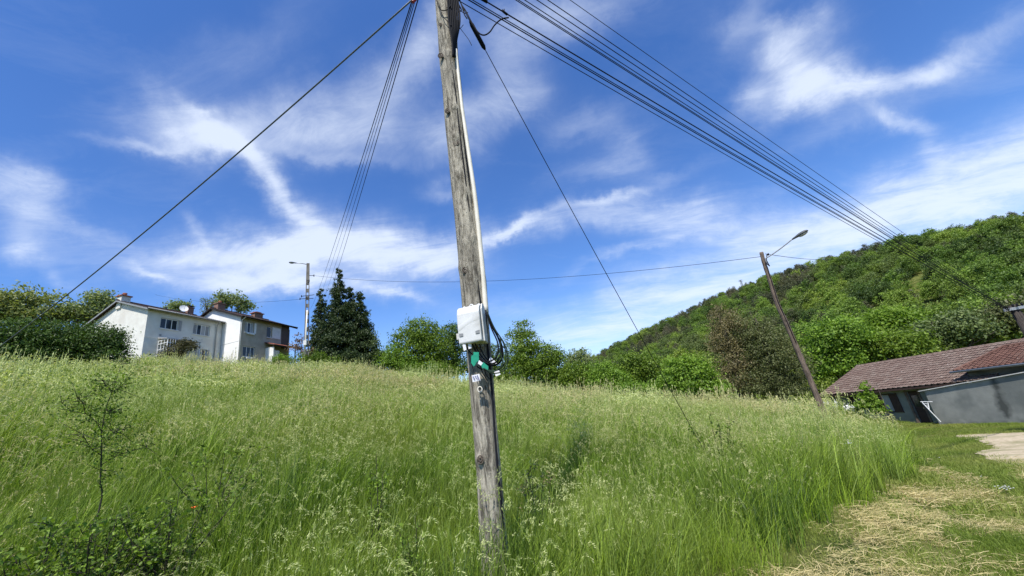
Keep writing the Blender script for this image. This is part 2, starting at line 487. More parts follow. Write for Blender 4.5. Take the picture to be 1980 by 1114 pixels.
def tile_material(name, a, b_, lich, inst=True):
    m, n, o = new_mat(name)
    N, L = n.nodes.new, n.links.new
    b = N('ShaderNodeBsdfPrincipled'); b.inputs['Roughness'].default_value = 0.85; b.inputs['Specular IOR Level'].default_value = 0.25
    ge = N('ShaderNodeNewGeometry'); oi = N('ShaderNodeObjectInfo')
    wn = N('ShaderNodeTexWhiteNoise'); wn.noise_dimensions = '3D'
    # one tone per tile: position snapped to the tile grid
    sn = N('ShaderNodeVectorMath'); sn.operation = 'SNAP'; L(ge.outputs['Position'], sn.inputs[0]); sn.inputs[1].default_value = (0.31, 0.31, 0.12)
    L(sn.outputs[0], wn.inputs['Vector'])
    mx = N('ShaderNodeMixRGB'); L(wn.outputs['Value'], mx.inputs[0]); mx.inputs[1].default_value = (*a, 1); mx.inputs[2].default_value = (*b_, 1)
    nz = N('ShaderNodeTexNoise'); nz.inputs['Scale'].default_value = 1.3; nz.inputs['Detail'].default_value = 8; nz.inputs['Roughness'].default_value = 0.7
    L(ge.outputs['Position'], nz.inputs['Vector'])
    rp = N('ShaderNodeValToRGB'); rp.color_ramp.elements[0].position = 0.50; rp.color_ramp.elements[1].position = 0.72
    L(nz.outputs['Fac'], rp.inputs[0])
    m2 = N('ShaderNodeMixRGB'); L(rp.outputs[0], m2.inputs[0]); L(mx.outputs[0], m2.inputs[1]); m2.inputs[2].default_value = (*lich, 1)
    n3 = N('ShaderNodeTexNoise'); n3.inputs['Scale'].default_value = 7; n3.inputs['Detail'].default_value = 4
    L(ge.outputs['Position'], n3.inputs['Vector'])
    r3 = N('ShaderNodeValToRGB'); r3.color_ramp.elements[0].position = 0.68; r3.color_ramp.elements[1].position = 0.74
    L(n3.outputs['Fac'], r3.inputs[0])
    m4 = N('ShaderNodeMixRGB'); L(r3.outputs[0], m4.inputs[0]); L(m2.outputs[0], m4.inputs[1]); m4.inputs[2].default_value = (0.42, 0.38, 0.34, 1)
    L(m4.outputs[0], b.inputs['Base Color'])
    L(b.outputs[0], o.inputs[0])
    return m


M['barn_tile'] = tile_material('barn_roof_tile', (0.115, 0.076, 0.060), (0.175, 0.126, 0.100), (0.205, 0.168, 0.136))
M['red_tile'] = tile_material('red_roof_tile', (0.095, 0.048, 0.036), (0.145, 0.075, 0.055), (0.16, 0.105, 0.08))
M['cement'] = surf('grey_cement_render', (0.32, 0.32, 0.285), (0.22, 0.225, 0.205), scale=1.1, rough=0.95, bump=0.3, bscale=25, c3=(0.17, 0.18, 0.165), s3=0.8)
M['barn_wall'] = surf('old_pale_render', (0.24, 0.25, 0.21), (0.17, 0.18, 0.155), scale=1.5, rough=0.95, bump=0.2)
M['stain'] = surf('black_damp_stain', (0.12, 0.125, 0.115), (0.05, 0.054, 0.052), scale=3, rough=0.95, contrast=(.4, .62))
M['brown_paint'] = surf('brown_painted_wood', (0.06, 0.035, 0.028), (0.04, 0.025, 0.02), scale=6, rough=0.7)
M['bark'] = surf('tree_bark', (0.10, 0.08, 0.06), (0.04, 0.035, 0.028), scale=8, stretch=(1, 1, 0.3), rough=0.95)

# foliage
M['leaf_bright'] = leaf_mat('bright_green_leaves', (0.05, 0.11, 0.01), (0.26, 0.4, 0.045), 0.35)
M['leaf_mid'] = leaf_mat('mid_green_leaves', (0.034, 0.075, 0.007), (0.215, 0.31, 0.032), 0.32)
M['leaf_deep'] = leaf_mat('deep_green_leaves', (0.022, 0.052, 0.008), (0.12, 0.2, 0.026), 0.25)
M['leaf_hedge'] = leaf_mat('dark_hedge_leaves', (0.020, 0.045, 0.008), (0.10, 0.17, 0.026), 0.25)
M['leaf_cedar'] = leaf_mat('dark_conifer_sprays', (0.010, 0.020, 0.007), (0.070, 0.105, 0.030), 0.15)
M['leaf_pale'] = leaf_mat('pale_grey_green_leaves', (0.10, 0.15, 0.045), (0.30, 0.34, 0.15), 0.35)
M['leaf_haze'] = leaf_mat('dusty_green_leaves', (0.05, 0.08, 0.022), (0.20, 0.255, 0.085), 0.3)
M['leaf_locust'] = leaf_mat('yellow_green_locust_leaves', (0.11, 0.15, 0.035), (0.34, 0.36, 0.13), 0.35)
M['leaf_olive'] = leaf_mat('dull_olive_needles', (0.048, 0.058, 0.018), (0.185, 0.205, 0.072), 0.25)
M['leaf_brown'] = leaf_mat('rusty_brown_needles', (0.080, 0.068, 0.028), (0.30, 0.255, 0.115), 0.25)
M['leaf_rust'] = leaf_mat('reddish_dry_leaves', (0.14, 0.09, 0.06), (0.30, 0.20, 0.15), 0.3)
M['leaf_climb'] = leaf_mat('brown_green_climber_leaves', (0.035, 0.035, 0.015), (0.13, 0.12, 0.045), 0.25)
M['leaf_lime'] = leaf_mat('yellow_lime_leaves', (0.09, 0.16, 0.015), (0.24, 0.36, 0.04), 0.4)
M['wood_bright'] = leaf_mat('hill_wood_bright_leaves', (0.050, 0.100, 0.015), (0.20, 0.305, 0.048), 0.3, patch=(0.29, 0.36, 0.055), patch_scale=0.045, inst=0.9)
M['wood_mid'] = leaf_mat('hill_wood_mid_leaves', (0.030, 0.065, 0.012), (0.14, 0.215, 0.040), 0.3, patch=(0.15, 0.17, 0.06), patch_scale=0.045, inst=0.9)
M['wood_olive'] = leaf_mat('hill_wood_pine_needles', (0.028, 0.038, 0.016), (0.105, 0.118, 0.048), 0.15, patch=(0.14, 0.12, 0.07), patch_scale=0.045, inst=0.9)
# grass
M['blade'] = leaf_mat('meadow_grass_blades', (0.022, 0.064, 0.005), (0.32, 0.465, 0.040), 0.34, patch=(0.24, 0.29, 0.05), patch_scale=0.30, inst=0.75, rough=0.5)
M['stalk'] = leaf_mat('meadow_grass_stalks', (0.14, 0.22, 0.03), (0.40, 0.48, 0.12), 0.3, inst=0.3)
M['head'] = leaf_mat('pale_grass_seed_heads', (0.22, 0.30, 0.05), (0.74, 0.76, 0.36), 0.35, patch=(0.50, 0.38, 0.22), patch_scale=0.12, inst=0.35)
M['lawn'] = leaf_mat('clipped_lawn_blades', (0.085, 0.135, 0.016), (0.25, 0.33, 0.05), 0.35, patch=(0.32, 0.33, 0.09), patch_scale=0.5, inst=0.35)
M['straw'] = leaf_mat('dry_mown_straw', (0.30, 0.25, 0.09), (0.74, 0.62, 0.32), 0.2, inst=0.2)
M['bramble'] = leaf_mat('bramble_leaves', (0.028, 0.062, 0.008), (0.24, 0.36, 0.045), 0.35)
M['weedstem'] = surf('dark_weed_stem', (0.05, 0.045, 0.025), (0.03, 0.03, 0.02), rough=0.8)
M['orange'] = surf('orange_petal', (0.85, 0.16, 0.03), rough=0.6)
M['petal'] = surf('white_petal', (0.8, 0.8, 0.78), rough=0.6)

# ------------------------------------------------------------------ terrain
RAD = np.array([0, 1.5, 3, 4.5, 6, 8, 10, 12, 15, 18, 21, 25, 28, 31, 34, 38, 42, 47, 52, 58, 66, 78, 95, 120, 150, 180, 210, 240, 280, 320, 380, 500, 900, 3500.0])
CR_AZ = np.array([-180, -140, -110, -80, -55, -45, -36, -29, -25.5, -19.7, -8.6, 8.3, 24.5, 34, 41, 55, 80, 110, 180.0])
CR_R = np.array([47, 47, 47, 47, 47, 47, 47, 45, 44, 42, 38, 34, 30, 26, 36, 36, 36, 47, 47.0])
CR_Z = np.array([0, 3.5, 8, 10.2, 10.7, 10.55, 9.95, 9.3, 8.75, 7.45, 4.75, 1.80, -.33, -1.15, -2.2, -2.3, -2.2, -1.2, 0.0])
RG_AZ = np.array([-180, -10, 0, 6, 10, 19, 28, 34, 40, 46, 54, 70, 95, 120, 150, 180.0])
RG_D = np.array([300, 300, 330, 340, 330, 305, 280, 255, 230, 200, 175, 160, 160, 200, 300, 300.0])
RG_Z = np.array([-12, -10, 4, 27, 38, 51, 61.5, 56.5, 49.5, 40, 31.5, 28, 24, 14, -4, -12.0])
AZ = np.arange(-180, 181, 1.0)


def _table():
    T = np.zeros((len(AZ), len(RAD)))
    for i, a in enumerate(AZ):
        rc = np.interp(a, CR_AZ, CR_R); zc = np.interp(a, CR_AZ, CR_Z)
        rd = np.interp(a, RG_AZ, RG_D); rz = np.interp(a, RG_AZ, RG_Z)
        foot = np.interp(a, [-180, -60, -30, -18, -8, 3, 10, 24, 40, 180], [0, 11, 11, 8.0, 5.2, 3.2, .6, -2.0, -2.6, -2.6])
        wr = np.interp(a, [-180, 34, 39, 110, 150, 180], [0, 0, 1, 1, 0, 0])
        for j, r in enumerate(RAD):
            if r <= rc:
                t = max(0.0, (r - 2.5) / (rc - 2.5))
                z = zc * t ** (1.04 if zc > 0 else 1.0)
                if wr > 0:
                    z2 = np.interp(r, [0, 2, 6, 15, 28, 36], [0, -.08, -.42, -1.12, -2.0, -2.2])
                    z = z * (1 - wr) + z2 * wr
            elif r <= 66:
                t = (r - rc) / (66 - rc)
                z = zc + (foot - zc) * t * t * (3 - 2 * t)
            elif r <= rd:
                t = (r - 66) / (rd - 66)
                z = foot + (rz - foot) * (t ** 1.05)
            else:
                z = rz + (-30 - rz) * min(1, (r - rd) / 1200)
            T[i, j] = z
    k = np.exp(-0.5 * (np.arange(-6, 7) / 2.2) ** 2); k /= k.sum()
    P = np.concatenate([T[-7:-1], T, T[1:7]], 0)
    T = np.stack([np.convolve(P[:, j], k, 'valid') for j in range(len(RAD))], 1)
    T[:, 0] = 0
    return T


TAB = _table()


def hz(x, y):
    """terrain height (arrays or scalars)"""
    x = np.asarray(x, float); y = np.asarray(y, float)
    r = np.hypot(x, y); a = np.degrees(np.arctan2(x, y))
    fi = np.clip(a + 180, 0, 359.999); i0 = fi.astype(int); fa = fi - i0
    j = np.clip(np.searchsorted(RAD, r, side='right') - 1, 0, len(RAD) - 2)
    fr = np.clip((r - RAD[j]) / (RAD[j + 1] - RAD[j]), 0, 1)
    z = (TAB[i0, j] * (1 - fa) + TAB[i0 + 1, j] * fa) * (1 - fr) + (TAB[i0, j + 1] * (1 - fa) + TAB[i0 + 1, j + 1] * fa) * fr
    z = z + 0.06 * np.sin(x * 0.9 + 1.3) * np.sin(y * 0.7) * np.clip((r - 3) / 6, 0, 1) + np.clip((r - 90) / 60, 0, 1) * 2.5 * np.sin(x * 0.035) * np.sin(y * 0.028 + 1)
    return z


def H(x, y): return float(hz(x, y))


def ground_hit(px, py, lift=0.0):
    d = ray(px, py); L = math.hypot(d.x, d.y)
    D = 1.0
    while D < 400:
        p = at(px, py, D)
        if p.z <= H(p.x, p.y) + lift: break
        D += 0.05 if D < 40 else 0.5
    return p


def pol(az, D):
    a = math.radians(az)
    return D * math.sin(a), D * math.cos(a)


# boundary of the tall meadow (azimuth of its right edge as a function of distance)
EDGE_R = [0, 2.5, 4.0, 5.0, 6.5, 8.5, 11.5, 15.5, 22, 27, 30, 34, 40]
EDGE_A = [-20, 4, 19, 25.0, 30, 34.2, 37.8, 39.0, 38.4, 37.4, 36.2, 34.4, 32]


def edge_az(r, wob=True):
    a = np.interp(r, EDGE_R, EDGE_A)
    return a + (0.8 * np.sin(r * 1.7) + 0.5 * np.sin(r * 4.1)) if wob else a


def build_ground():
    rr = np.concatenate([[0.02], np.arange(0.5, 20, 0.5), np.arange(20, 60, 1.0), np.arange(60, 120, 3.0), np.arange(120, 400, 8.0), [440, 500, 600, 800, 1200, 1800, 3400]])
    na = 300
    A = np.linspace(-math.pi, math.pi, na, endpoint=False)
    RR, AA = np.meshgrid(rr, A, indexing='ij')
    X = RR * np.sin(AA); Y = RR * np.cos(AA); Z = hz(X, Y)
    V = np.stack([X, Y, Z], -1).reshape(-1, 3)
    nr = len(rr)
    i, j = np.meshgrid(np.arange(nr - 1), np.arange(na), indexing='ij')
    jn = (j + 1) % na
    F = np.stack([i * na + j, (i + 1) * na + j, (i + 1) * na + jn, i * na + jn], -1).reshape(-1, 4)
    F = F[:, ::-1]
    me = bpy.data.meshes.new('ground')
    me.from_pydata(V.tolist(), [], F.tolist() + [tuple(range(na))])
    me.polygons.foreach_set('use_smooth', [True] * len(me.polygons))
    o = bpy.data.objects.new('ground', me); COL.objects.link(o)
    # material: soil, thatch and moss between the grasses
    m, n, out = new_mat('ground_soil_and_turf')
    N, L = n.nodes.new, n.links.new
    b = N('ShaderNodeBsdfPrincipled'); b.inputs['Roughness'].default_value = 0.95; b.inputs['Specular IOR Level'].default_value = 0.1
    ge = N('ShaderNodeNewGeometry')
    n1 = N('ShaderNodeTexNoise'); n1.inputs['Scale'].default_value = 0.8; n1.inputs['Detail'].default_value = 8; L(ge.outputs['Position'], n1.inputs['Vector'])
    n2 = N('ShaderNodeTexNoise'); n2.inputs['Scale'].default_value = 22; n2.inputs['Detail'].default_value = 6; n2.inputs['Roughness'].default_value = 0.7; L(ge.outputs['Position'], n2.inputs['Vector'])
    r1 = N('ShaderNodeValToRGB'); e = r1.color_ramp.elements
    e[0].position = .35; e[0].color = (0.055, 0.085, 0.018, 1); e[1].position = .68; e[1].color = (0.15, 0.165, 0.05, 1)
    L(n1.outputs['Fac'], r1.inputs[0])
    r2 = N('ShaderNodeValToRGB'); e = r2.color_ramp.elements
    e[0].position = .35; e[0].color = (0.45, 0.42, 0.36, 1); e[1].position = .65; e[1].color = (1.3, 1.25, 1.1, 1)
    L(n2.outputs['Fac'], r2.inputs[0])
    mu = N('ShaderNodeMixRGB'); mu.blend_type = 'MULTIPLY'; mu.inputs[0].default_value = 1; L(r1.outputs[0], mu.inputs[1]); L(r2.outputs[0], mu.inputs[2])
    L(mu.outputs[0], b.inputs['Base Color'])
    bp = N('ShaderNodeBump'); bp.inputs['Distance'].default_value = 0.04; L(n2.outputs['Fac'], bp.inputs['Height']); L(bp.outputs[0], b.inputs['Normal'])
    L(b.outputs[0], out.inputs[0])
    me.materials.append(m)
    tag(o, kind='structure')


build_ground()

# sandy track to the right: irregular sheet following the ground
SAND = [ground_hit(*p) for p in ((1850, 845), (1893, 853), (1925, 864), (1886, 876), (1910, 888), (1950, 898), (1985, 908))]
SAND_FAR = [ground_hit(*p) for p in ((1852, 842), (1990, 837))]


def build_sand():
    near = [(v.x, v.y) for v in SAND] + [(17.5, 8.5), (24, 4.5)]
    far = [(SAND_FAR[0].x, SAND_FAR[0].y), (SAND_FAR[1].x, SAND_FAR[1].y), (27, 11), (33, 6)]
    def res(P, n):
        P = np.array(P); d = np.r_[0, np.cumsum(np.hypot(*np.diff(P, axis=0).T))]; t = np.linspace(0, d[-1], n)
        return np.stack([np.interp(t, d, P[:, 0]), np.interp(t, d, P[:, 1])], 1)
    a = res(near, 120); b = res(far, 120)
    a += rng.normal(0, 0.07, a.shape)
    rows = 16
    V = []; F = []
    for k in range(rows):
        t = k / (rows - 1)
        p = a * (1 - t) + b * t
        z = hz(p[:, 0], p[:, 1]) + 0.02 + 0.012 * math.sin(math.pi * t)
        V += [(x, y, zz) for (x, y), zz in zip(p, z)]
    for k in range(rows - 1):
        for i in range(119):
            F.append((k * 120 + i, k * 120 + i + 1, (k + 1) * 120 + i + 1, (k + 1) * 120 + i))
    mb = MB(); mb.v = V; mb.f = F
    mat = surf('pale_sandy_gravel', (0.54, 0.45, 0.31), (0.32, 0.26, 0.16), scale=9, rough=0.95, bump=0.9, bscale=40, coords='Object', c3=(0.24, 0.22, 0.11), s3=1.1, contrast=(.3, .7))
    o = mb.build('track', mat)
    tag(o, kind='structure')
    return np.array(near), np.array(far)


SA, SB = build_sand()


def in_sand(x, y):
    # between the near edge and the far edge (both polylines run left -> right)
    xs = np.asarray(x); ys = np.asarray(y)
    poly = np.vstack([SA, SB[::-1]])
    c = np.zeros(xs.shape, bool)
    n = len(poly)
    for i in range(n):
        x1, y1 = poly[i]; x2, y2 = poly[(i + 1) % n]
        cond = ((y1 > ys) != (y2 > ys)) & (xs < (x2 - x1) * (ys - y1) / (y2 - y1 + 1e-12) + x1)
        c ^= cond
    return c


# ------------------------------------------------------------------ scatter by geometry nodes
def scatter(name, protos, X, Y, Zs, rot, scale, idx, tilt=None, label=None):
    me = bpy.data.meshes.new(name)
    P = np.stack([X, Y, Zs], 1).astype(np.float32)
    me.vertices.add(len(P)); me.vertices.foreach_set('co', P.ravel())
    a = me.attributes.new('rot', 'FLOAT_VECTOR', 'POINT')
    rv = np.zeros_like(P); rv[:, 2] = rot
    if tilt is not None: rv[:, :2] = tilt
    a.data.foreach_set('vector', rv.ravel())
    a = me.attributes.new('scl', 'FLOAT', 'POINT'); a.data.foreach_set('value', scale.astype(np.float32))
    a = me.attributes.new('idx', 'INT', 'POINT'); a.data.foreach_set('value', idx.astype(np.int32))
    o = bpy.data.objects.new(name, me); COL.objects.link(o)
    c = bpy.data.collections.new(name + '_kinds')
    for k, p in enumerate(protos):
        po = bpy.data.objects.new('%s_kind_%02d' % (name, k), p); c.objects.link(po)
    g = bpy.data.node_groups.new(name, 'GeometryNodeTree')
    g.interface.new_socket('Geometry', in_out='INPUT', socket_type='NodeSocketGeometry')
    g.interface.new_socket('Geometry', in_out='OUTPUT', socket_type='NodeSocketGeometry')
    N, L = g.nodes.new, g.links.new
    gi = N('NodeGroupInput'); go = N('NodeGroupOutput')
    ci = N('GeometryNodeCollectionInfo'); ci.inputs['Collection'].default_value = c
    ci.inputs['Separate Children'].default_value = True; ci.inputs['Reset Children'].default_value = True
    ip = N('GeometryNodeInstanceOnPoints'); ip.inputs['Pick Instance'].default_value = True

    def named(nm, dt):
        q = N('GeometryNodeInputNamedAttribute'); q.data_type = dt; q.inputs['Name'].default_value = nm; return q.outputs['Attribute']
    mp = N('GeometryNodeMeshToPoints')
    L(gi.outputs[0], mp.inputs['Mesh'])
    L(mp.outputs[0], ip.inputs['Points'])
    L(ci.outputs[0], ip.inputs['Instance'])
    L(named('idx', 'INT'), ip.inputs['Instance Index'])
    er = N('FunctionNodeEulerToRotation'); L(named('rot', 'FLOAT_VECTOR'), er.inputs[0]); L(er.outputs[0], ip.inputs['Rotation'])
    L(named('scl', 'FLOAT'), ip.inputs['Scale'])
    L(ip.outputs[0], go.inputs[0])
    md = o.modifiers.new('scatter', 'NODES'); md.node_group = g
    tag(o, label, None, None, 'stuff')
    return o


# ------------------------------------------------------------------ main pole (in front of the camera)
def build_main_pole():
    D = 3.8
    prof = [(836, 872, -260), (838, 874, -180), (840, 877, -90), (842, 880, 0), (846, 883, 60), (849, 886, 110), (856, 893, 180), (862, 901, 250), (871, 911, 340), (879, 923, 420), (885, 931, 480), (890, 940, 545), (896, 944, 610), (903, 950, 680), (908, 955, 745), (914, 961, 820), (920, 968, 900), (925, 976, 1000), (930, 984, 1090), (936, 994, 1200), (942, 1002, 1290)]
    pts = []; rs = []
    for (a, b, y) in prof:
        c = (a + b) / 2
        pts.append(at(c, y, D)); rs.append((b - a) / 2 * depth(c, y, D) / FPX)
    base = pts[-1].copy(); base.z = H(base.x, base.y) - 0.3
    root = thing('utility_pole', (base.x, base.y, H(base.x, base.y)), 'tall weathered grey wooden utility pole in the foreground carrying a white box', 'utility pole')
    off = root.location.copy()
    pts[-1] = base
    # dense shaft with knots and grooves
    P = spline(pts, 12)
    RS = np.interp(np.linspace(0, len(pts) - 1, len(P)), range(len(pts)), rs)
    k = 56
    knots = [(at(872, 118, D), 0.9), (at(881, 220, D), .9), (at(884, 277, D), 1.4), (at(853, 47, D), .9), (at(896, 520, D), 1.1), (at(868, 150, D), .6), (at(918, 470, D), .7), (at(931, 888, D), 1.2), (at(905, 380, D), .6), (at(888, 350, D), .5)]
    vs = []
    z0 = P[-1].z
    for i, p in enumerate(P):
        for j in range(k):
            an = 2 * math.pi * j / k
            d = Vector((math.cos(an), math.sin(an), 0))
            z = p.z
            r = RS[i] * (1 + 0.020 * math.sin(5 * an + z * 1.3) + 0.014 * math.sin(9 * an - z * 2.1 + 1) + 0.014 * math.sin(2 * an + z * 2.7) + 0.012 * math.sin(z * 7 + 3 * an))
            q = p + d * r
            for kp, s in knots:
                kk = kp + Vector((0, -0.11, 0))
                dd = (Vector((q.x, q.y, q.z)) - kk)
                w = math.exp(-((dd.x / 0.045) ** 2 + (dd.z / 0.05) ** 2)) if dd.y < 0.10 else 0
                q = q + d * 0.018 * s * w
            vs.append(q - off)
    n = len(P)
    fs = []
    for i in range(n - 1):
        for j in range(k):
            fs.append((i * k + j, i * k + (j + 1) % k, (i + 1) * k + (j + 1) % k, (i + 1) * k + j))
    fs.append(tuple(range(k))); fs.append(tuple(range((n - 1) * k, n * k))[::-1])
    mb = MB(); mb.v = [tuple(v) for v in vs]; mb.f = fs
    mb.build('shaft', M['pole_wood'], root, smooth=True)

    def front(px, py, d=0.0):
        """point d metres in front of the pole face seen at pixel"""
        return at(px, py, D - 0.125 - d)
    # knots: dark oval eyes
    for (px, py, s) in ((852, 108, .03), (865, 215, .026), (882, 277, .028), (852, 48, .02), (899, 523, .026), (929, 889, .026), (930, 752, .018)):
        c = front(px, py, -0.012)
        mk = MB(off)
        ring = [c + Vector((math.cos(t) * s, -0.003, math.sin(t) * s * 1.25)) for t in np.linspace(0, 2 * math.pi, 14)]
        mk.tube(ring, s * 0.22, 6, cap=False)
        ring2 = [c + Vector((math.cos(t) * s * .5, 0.0, math.sin(t) * s * .6)) for t in np.linspace(0, 2 * math.pi, 12)]
        mk.tube(ring2, s * 0.3, 6, cap=False)
        mk.build('knot', M['knot'], root, smooth=True)
    # cream cable cover (moulding) down the right side
    cc = [(881, 96), (887, 150), (893, 205), (901, 260), (909, 315), (917, 370), (924, 430), (930, 490), (935, 545), (940, 606)]
    cw = [0.014, 0.019, .021, .021, .020, .020, .020, .020, .020, .020]
    mb = MB(off); mb.tube(spline([at(x, y, D - 0.085) for x, y in cc], 5), list(np.linspace(.020, .027, 46)), 10); mb.build('cable_cover', M['pvc'], root, smooth=True)
    # dark cables running down beside it
    mb = MB(off)
    mb.tube(spline([at(x, y, D - 0.11) for x, y in ((866, 60), (871, 110), (881, 180), (888, 250), (898, 330), (906, 400), (914, 470), (923, 540), (930, 590))], 5), 0.008, 6)
    mb.build('cable', M['black'], root, smooth=True)
    mb = MB(off)
    mb.tube(spline([at(x, y, D - 0.09) for x, y in ((874, 70), (877, 120), (890, 200), (898, 280), (908, 360), (917, 440), (927, 520), (934, 600))], 5), 0.006, 6)
    mb.build('cable', M['black'], root, smooth=True)
    mb = MB(off)
    mb.tube(spline([at(x, y, D - 0.12) for x, y in ((938, 600), (942, 660), (948, 720), (953, 780), (957, 840), (962, 900), (968, 960), (973, 1020), (978, 1090))], 5), 0.011, 6)
    mb.build('cable', M['black'], root, smooth=True)
    # dark strap wrap near the top with tangle
    def cab(pxs, r, mat='black', d=None):
        mb = MB(off)
        pts3 = [at(x, y, D - (0.17 if d is None else d)) for x, y in pxs]
        mb.tube(spline(pts3, 6), r, 6)
        return mb.build('cable', M[mat], root, smooth=True)
    for k in range(7):
        x0 = 866 + k * 3.2
        cab([(x0 - 4, -30), (x0, 0), (x0 + 2 + k * .3, 40), (874 + k * 1.4, 80), (876 + k * .8, 110)], 0.013, d=0.165 - k * 0.014)
    cab([(843, -10), (849, 16), (862, 20), (872, 10)], 0.006)
    cab([(848, 6), (856, 30), (866, 42), (873, 50)], 0.005)
    cab([(880, 0), (884, 20), (879, 45), (877, 34)], 0.006, d=.05)
    cab([(876, 35), (890, 55), (900, 68), (907, 78), (912, 88)], 0.004, d=.02)
    cab([(877, 58), (884, 59), (891, 54), (896, 48)], 0.004, d=.02)
    cab([(884, -10), (887, 8), (892, 20), (884, 22)], 0.008, d=.02)
    cab([(874, 6), (881, 14), (886, 22), (892, 22), (898, 26), (905, 24)], 0.005, d=.0)
    cab([(884, -10), (893, 10), (901, 22), (913, 45), (925, 63), (936, 68), (947, 62), (957, 48), (970, 37), (984, 34)], 0.009, d=.0)
    cab([(887, -6), (893, 12), (898, 28), (903, 36)], 0.008, d=0)
    # crossarm and attachment brackets above the frame
    mb = MB(off)
    c = at(855, -40, D)
    mb.box(-0.55, 0.55, -0.05, 0.05, -0.05, 0.05, Matrix.Translation(c + Vector((0, -.16, 0))))
    mb.build('crossarm', M['galv'], root)
    mb = MB(off); mb.tube([at(804, -2, D - .05), at(798, 4, D - .05)], 0.022, 8); mb.build('clamp', M['red'], root)
    return root, off


POLE, POFF = build_main_pole()


def build_box(root, off):
    """white fibre distribution box strapped to the pole, a part of the pole"""
    D = 3.8
    c = at(911, 628, D - 0.22)
    yaw = math.radians(-15)           # turned to the left of the viewer
    R = Matrix.Translation(c) @ Matrix.Rotation(yaw, 4, 'Z') @ Matrix.Rotation(math.radians(1.5), 4, 'Y')
    w, h = 0.112, 0.178
    def tr(mb): mb.v = [tuple(R @ Vector(v) - off) for v in mb.v]; return mb
    mb = MB(); mb.box(-w - .004, w + .004, 0.02, 0.10, -h - .006, h + .006)
    body = tr(mb).build('junction_box', M['boxwhite'], root, bevel=0.012)
    # lid with a rounded top edge
    poly = [(0.018, -h), (-0.052, -h), (-0.060, -h + .012), (-0.062, 0.02), (-0.060, 0.10), (-0.048, 0.15), (-0.02, h - .004), (0.018, h)]
    mb = MB(); mb.prism(poly, 'x', -w, w)
    tr(mb).build('lid', M['boxwhite'], body, bevel=0.010)
    # lid rim strip down the right
    mb = MB(); mb.prism([(0.03, -h), (-0.03, -h), (-0.035, h * .7), (-0.01, h + .002), (0.03, h + .004)], 'x', w + .006, w + .02)
    tr(mb).build('hinge_rail', M['boxwhite'], body, bevel=0.004)
    # raised swoosh across the lid
    mb = MB()
    pts = []
    for t in np.linspace(0, 1, 16):
        x = -w + .004 + t * (2 * w - .012)
        z = -0.045 + 0.085 * (3 * t * t - 2 * t ** 3) + 0.012 * math.sin(t * 5)
        pts.append((x, z))
    vs = []; fs = []
    for (x, z) in pts:
        vs += [(x, -0.0618, z + .040), (x, -0.0650, z + .006), (x, -0.0618, z - .012)]
    for i in range(len(pts) - 1):
        a = i * 3; b = a + 3
        fs += [(a, a + 1, b + 1, b), (a + 1, a + 2, b + 2, b + 1)]
    mb.add(vs, fs)
    tr(mb).build('ridge', M['boxwhite'], body, smooth=True)
    for sx in (-1, 1):
        mb = MB(); mb.prism([(-.02 * sx, -.014), (.018 * sx, -.014), (.020 * sx, .020), (-.022 * sx, .014)], 'y', -0.0655, -0.058)
        mb.v = [(x + sx * (w - .03), y, z - 0.095) for x, y, z in mb.v]
        tr(mb).build('latch', M['boxgrey'], body, bevel=0.002)
    mb = MB()
    for ox, rr_ in ((-.075, .013), (.075, .013)):
        me_ = MB(); me_.tube([(math.cos(t) * rr_ + ox, .05, h + .008 + math.sin(t) * rr_) for t in np.linspace(-.3, math.pi + .3, 8)], .005, 6); tr(me_).build('mounting_eye', M['boxwhite'], body, smooth=True)
    mb.tube([(math.cos(t) * .018, .05, h + .012 + math.sin(t) * .018) for t in np.linspace(-.3, math.pi + .3, 10)], .006, 6)
    tr(mb).build('mounting_eye', M['boxwhite'], body, smooth=True)
    for i in range(5):
        mb = MB(); mb.tube([(-.07 + i * .035, .055, -h - .03), (-.07 + i * .035, .055, -h)], .012, 8)
        tr(mb).build('cable_gland', M['boxgrey'], body)
    # white clamp on the right of the pole
    mb = MB(off); p = at(938, 645, D - .12); mb.box(-.018, .018, -.02, .02, -.035, .035, Matrix.Translation(p)); mb.build('clip', M['boxwhite'], root, bevel=.004)
    mb = MB(off); p = at(933, 606, D - .14); mb.box(-.03, .02, -.01, .03, -.012, .012, Matrix.Translation(p)); mb.build('clip', M['black'], root, bevel=.003)
    mb = MB(off); p = at(889, 651, D - .12); mb.box(-.03, .02, -.01, .03, -.03, .03, Matrix.Translation(p)); mb.build('clip', M['boxwhite'], root, bevel=.004)


build_box(POLE, POFF)


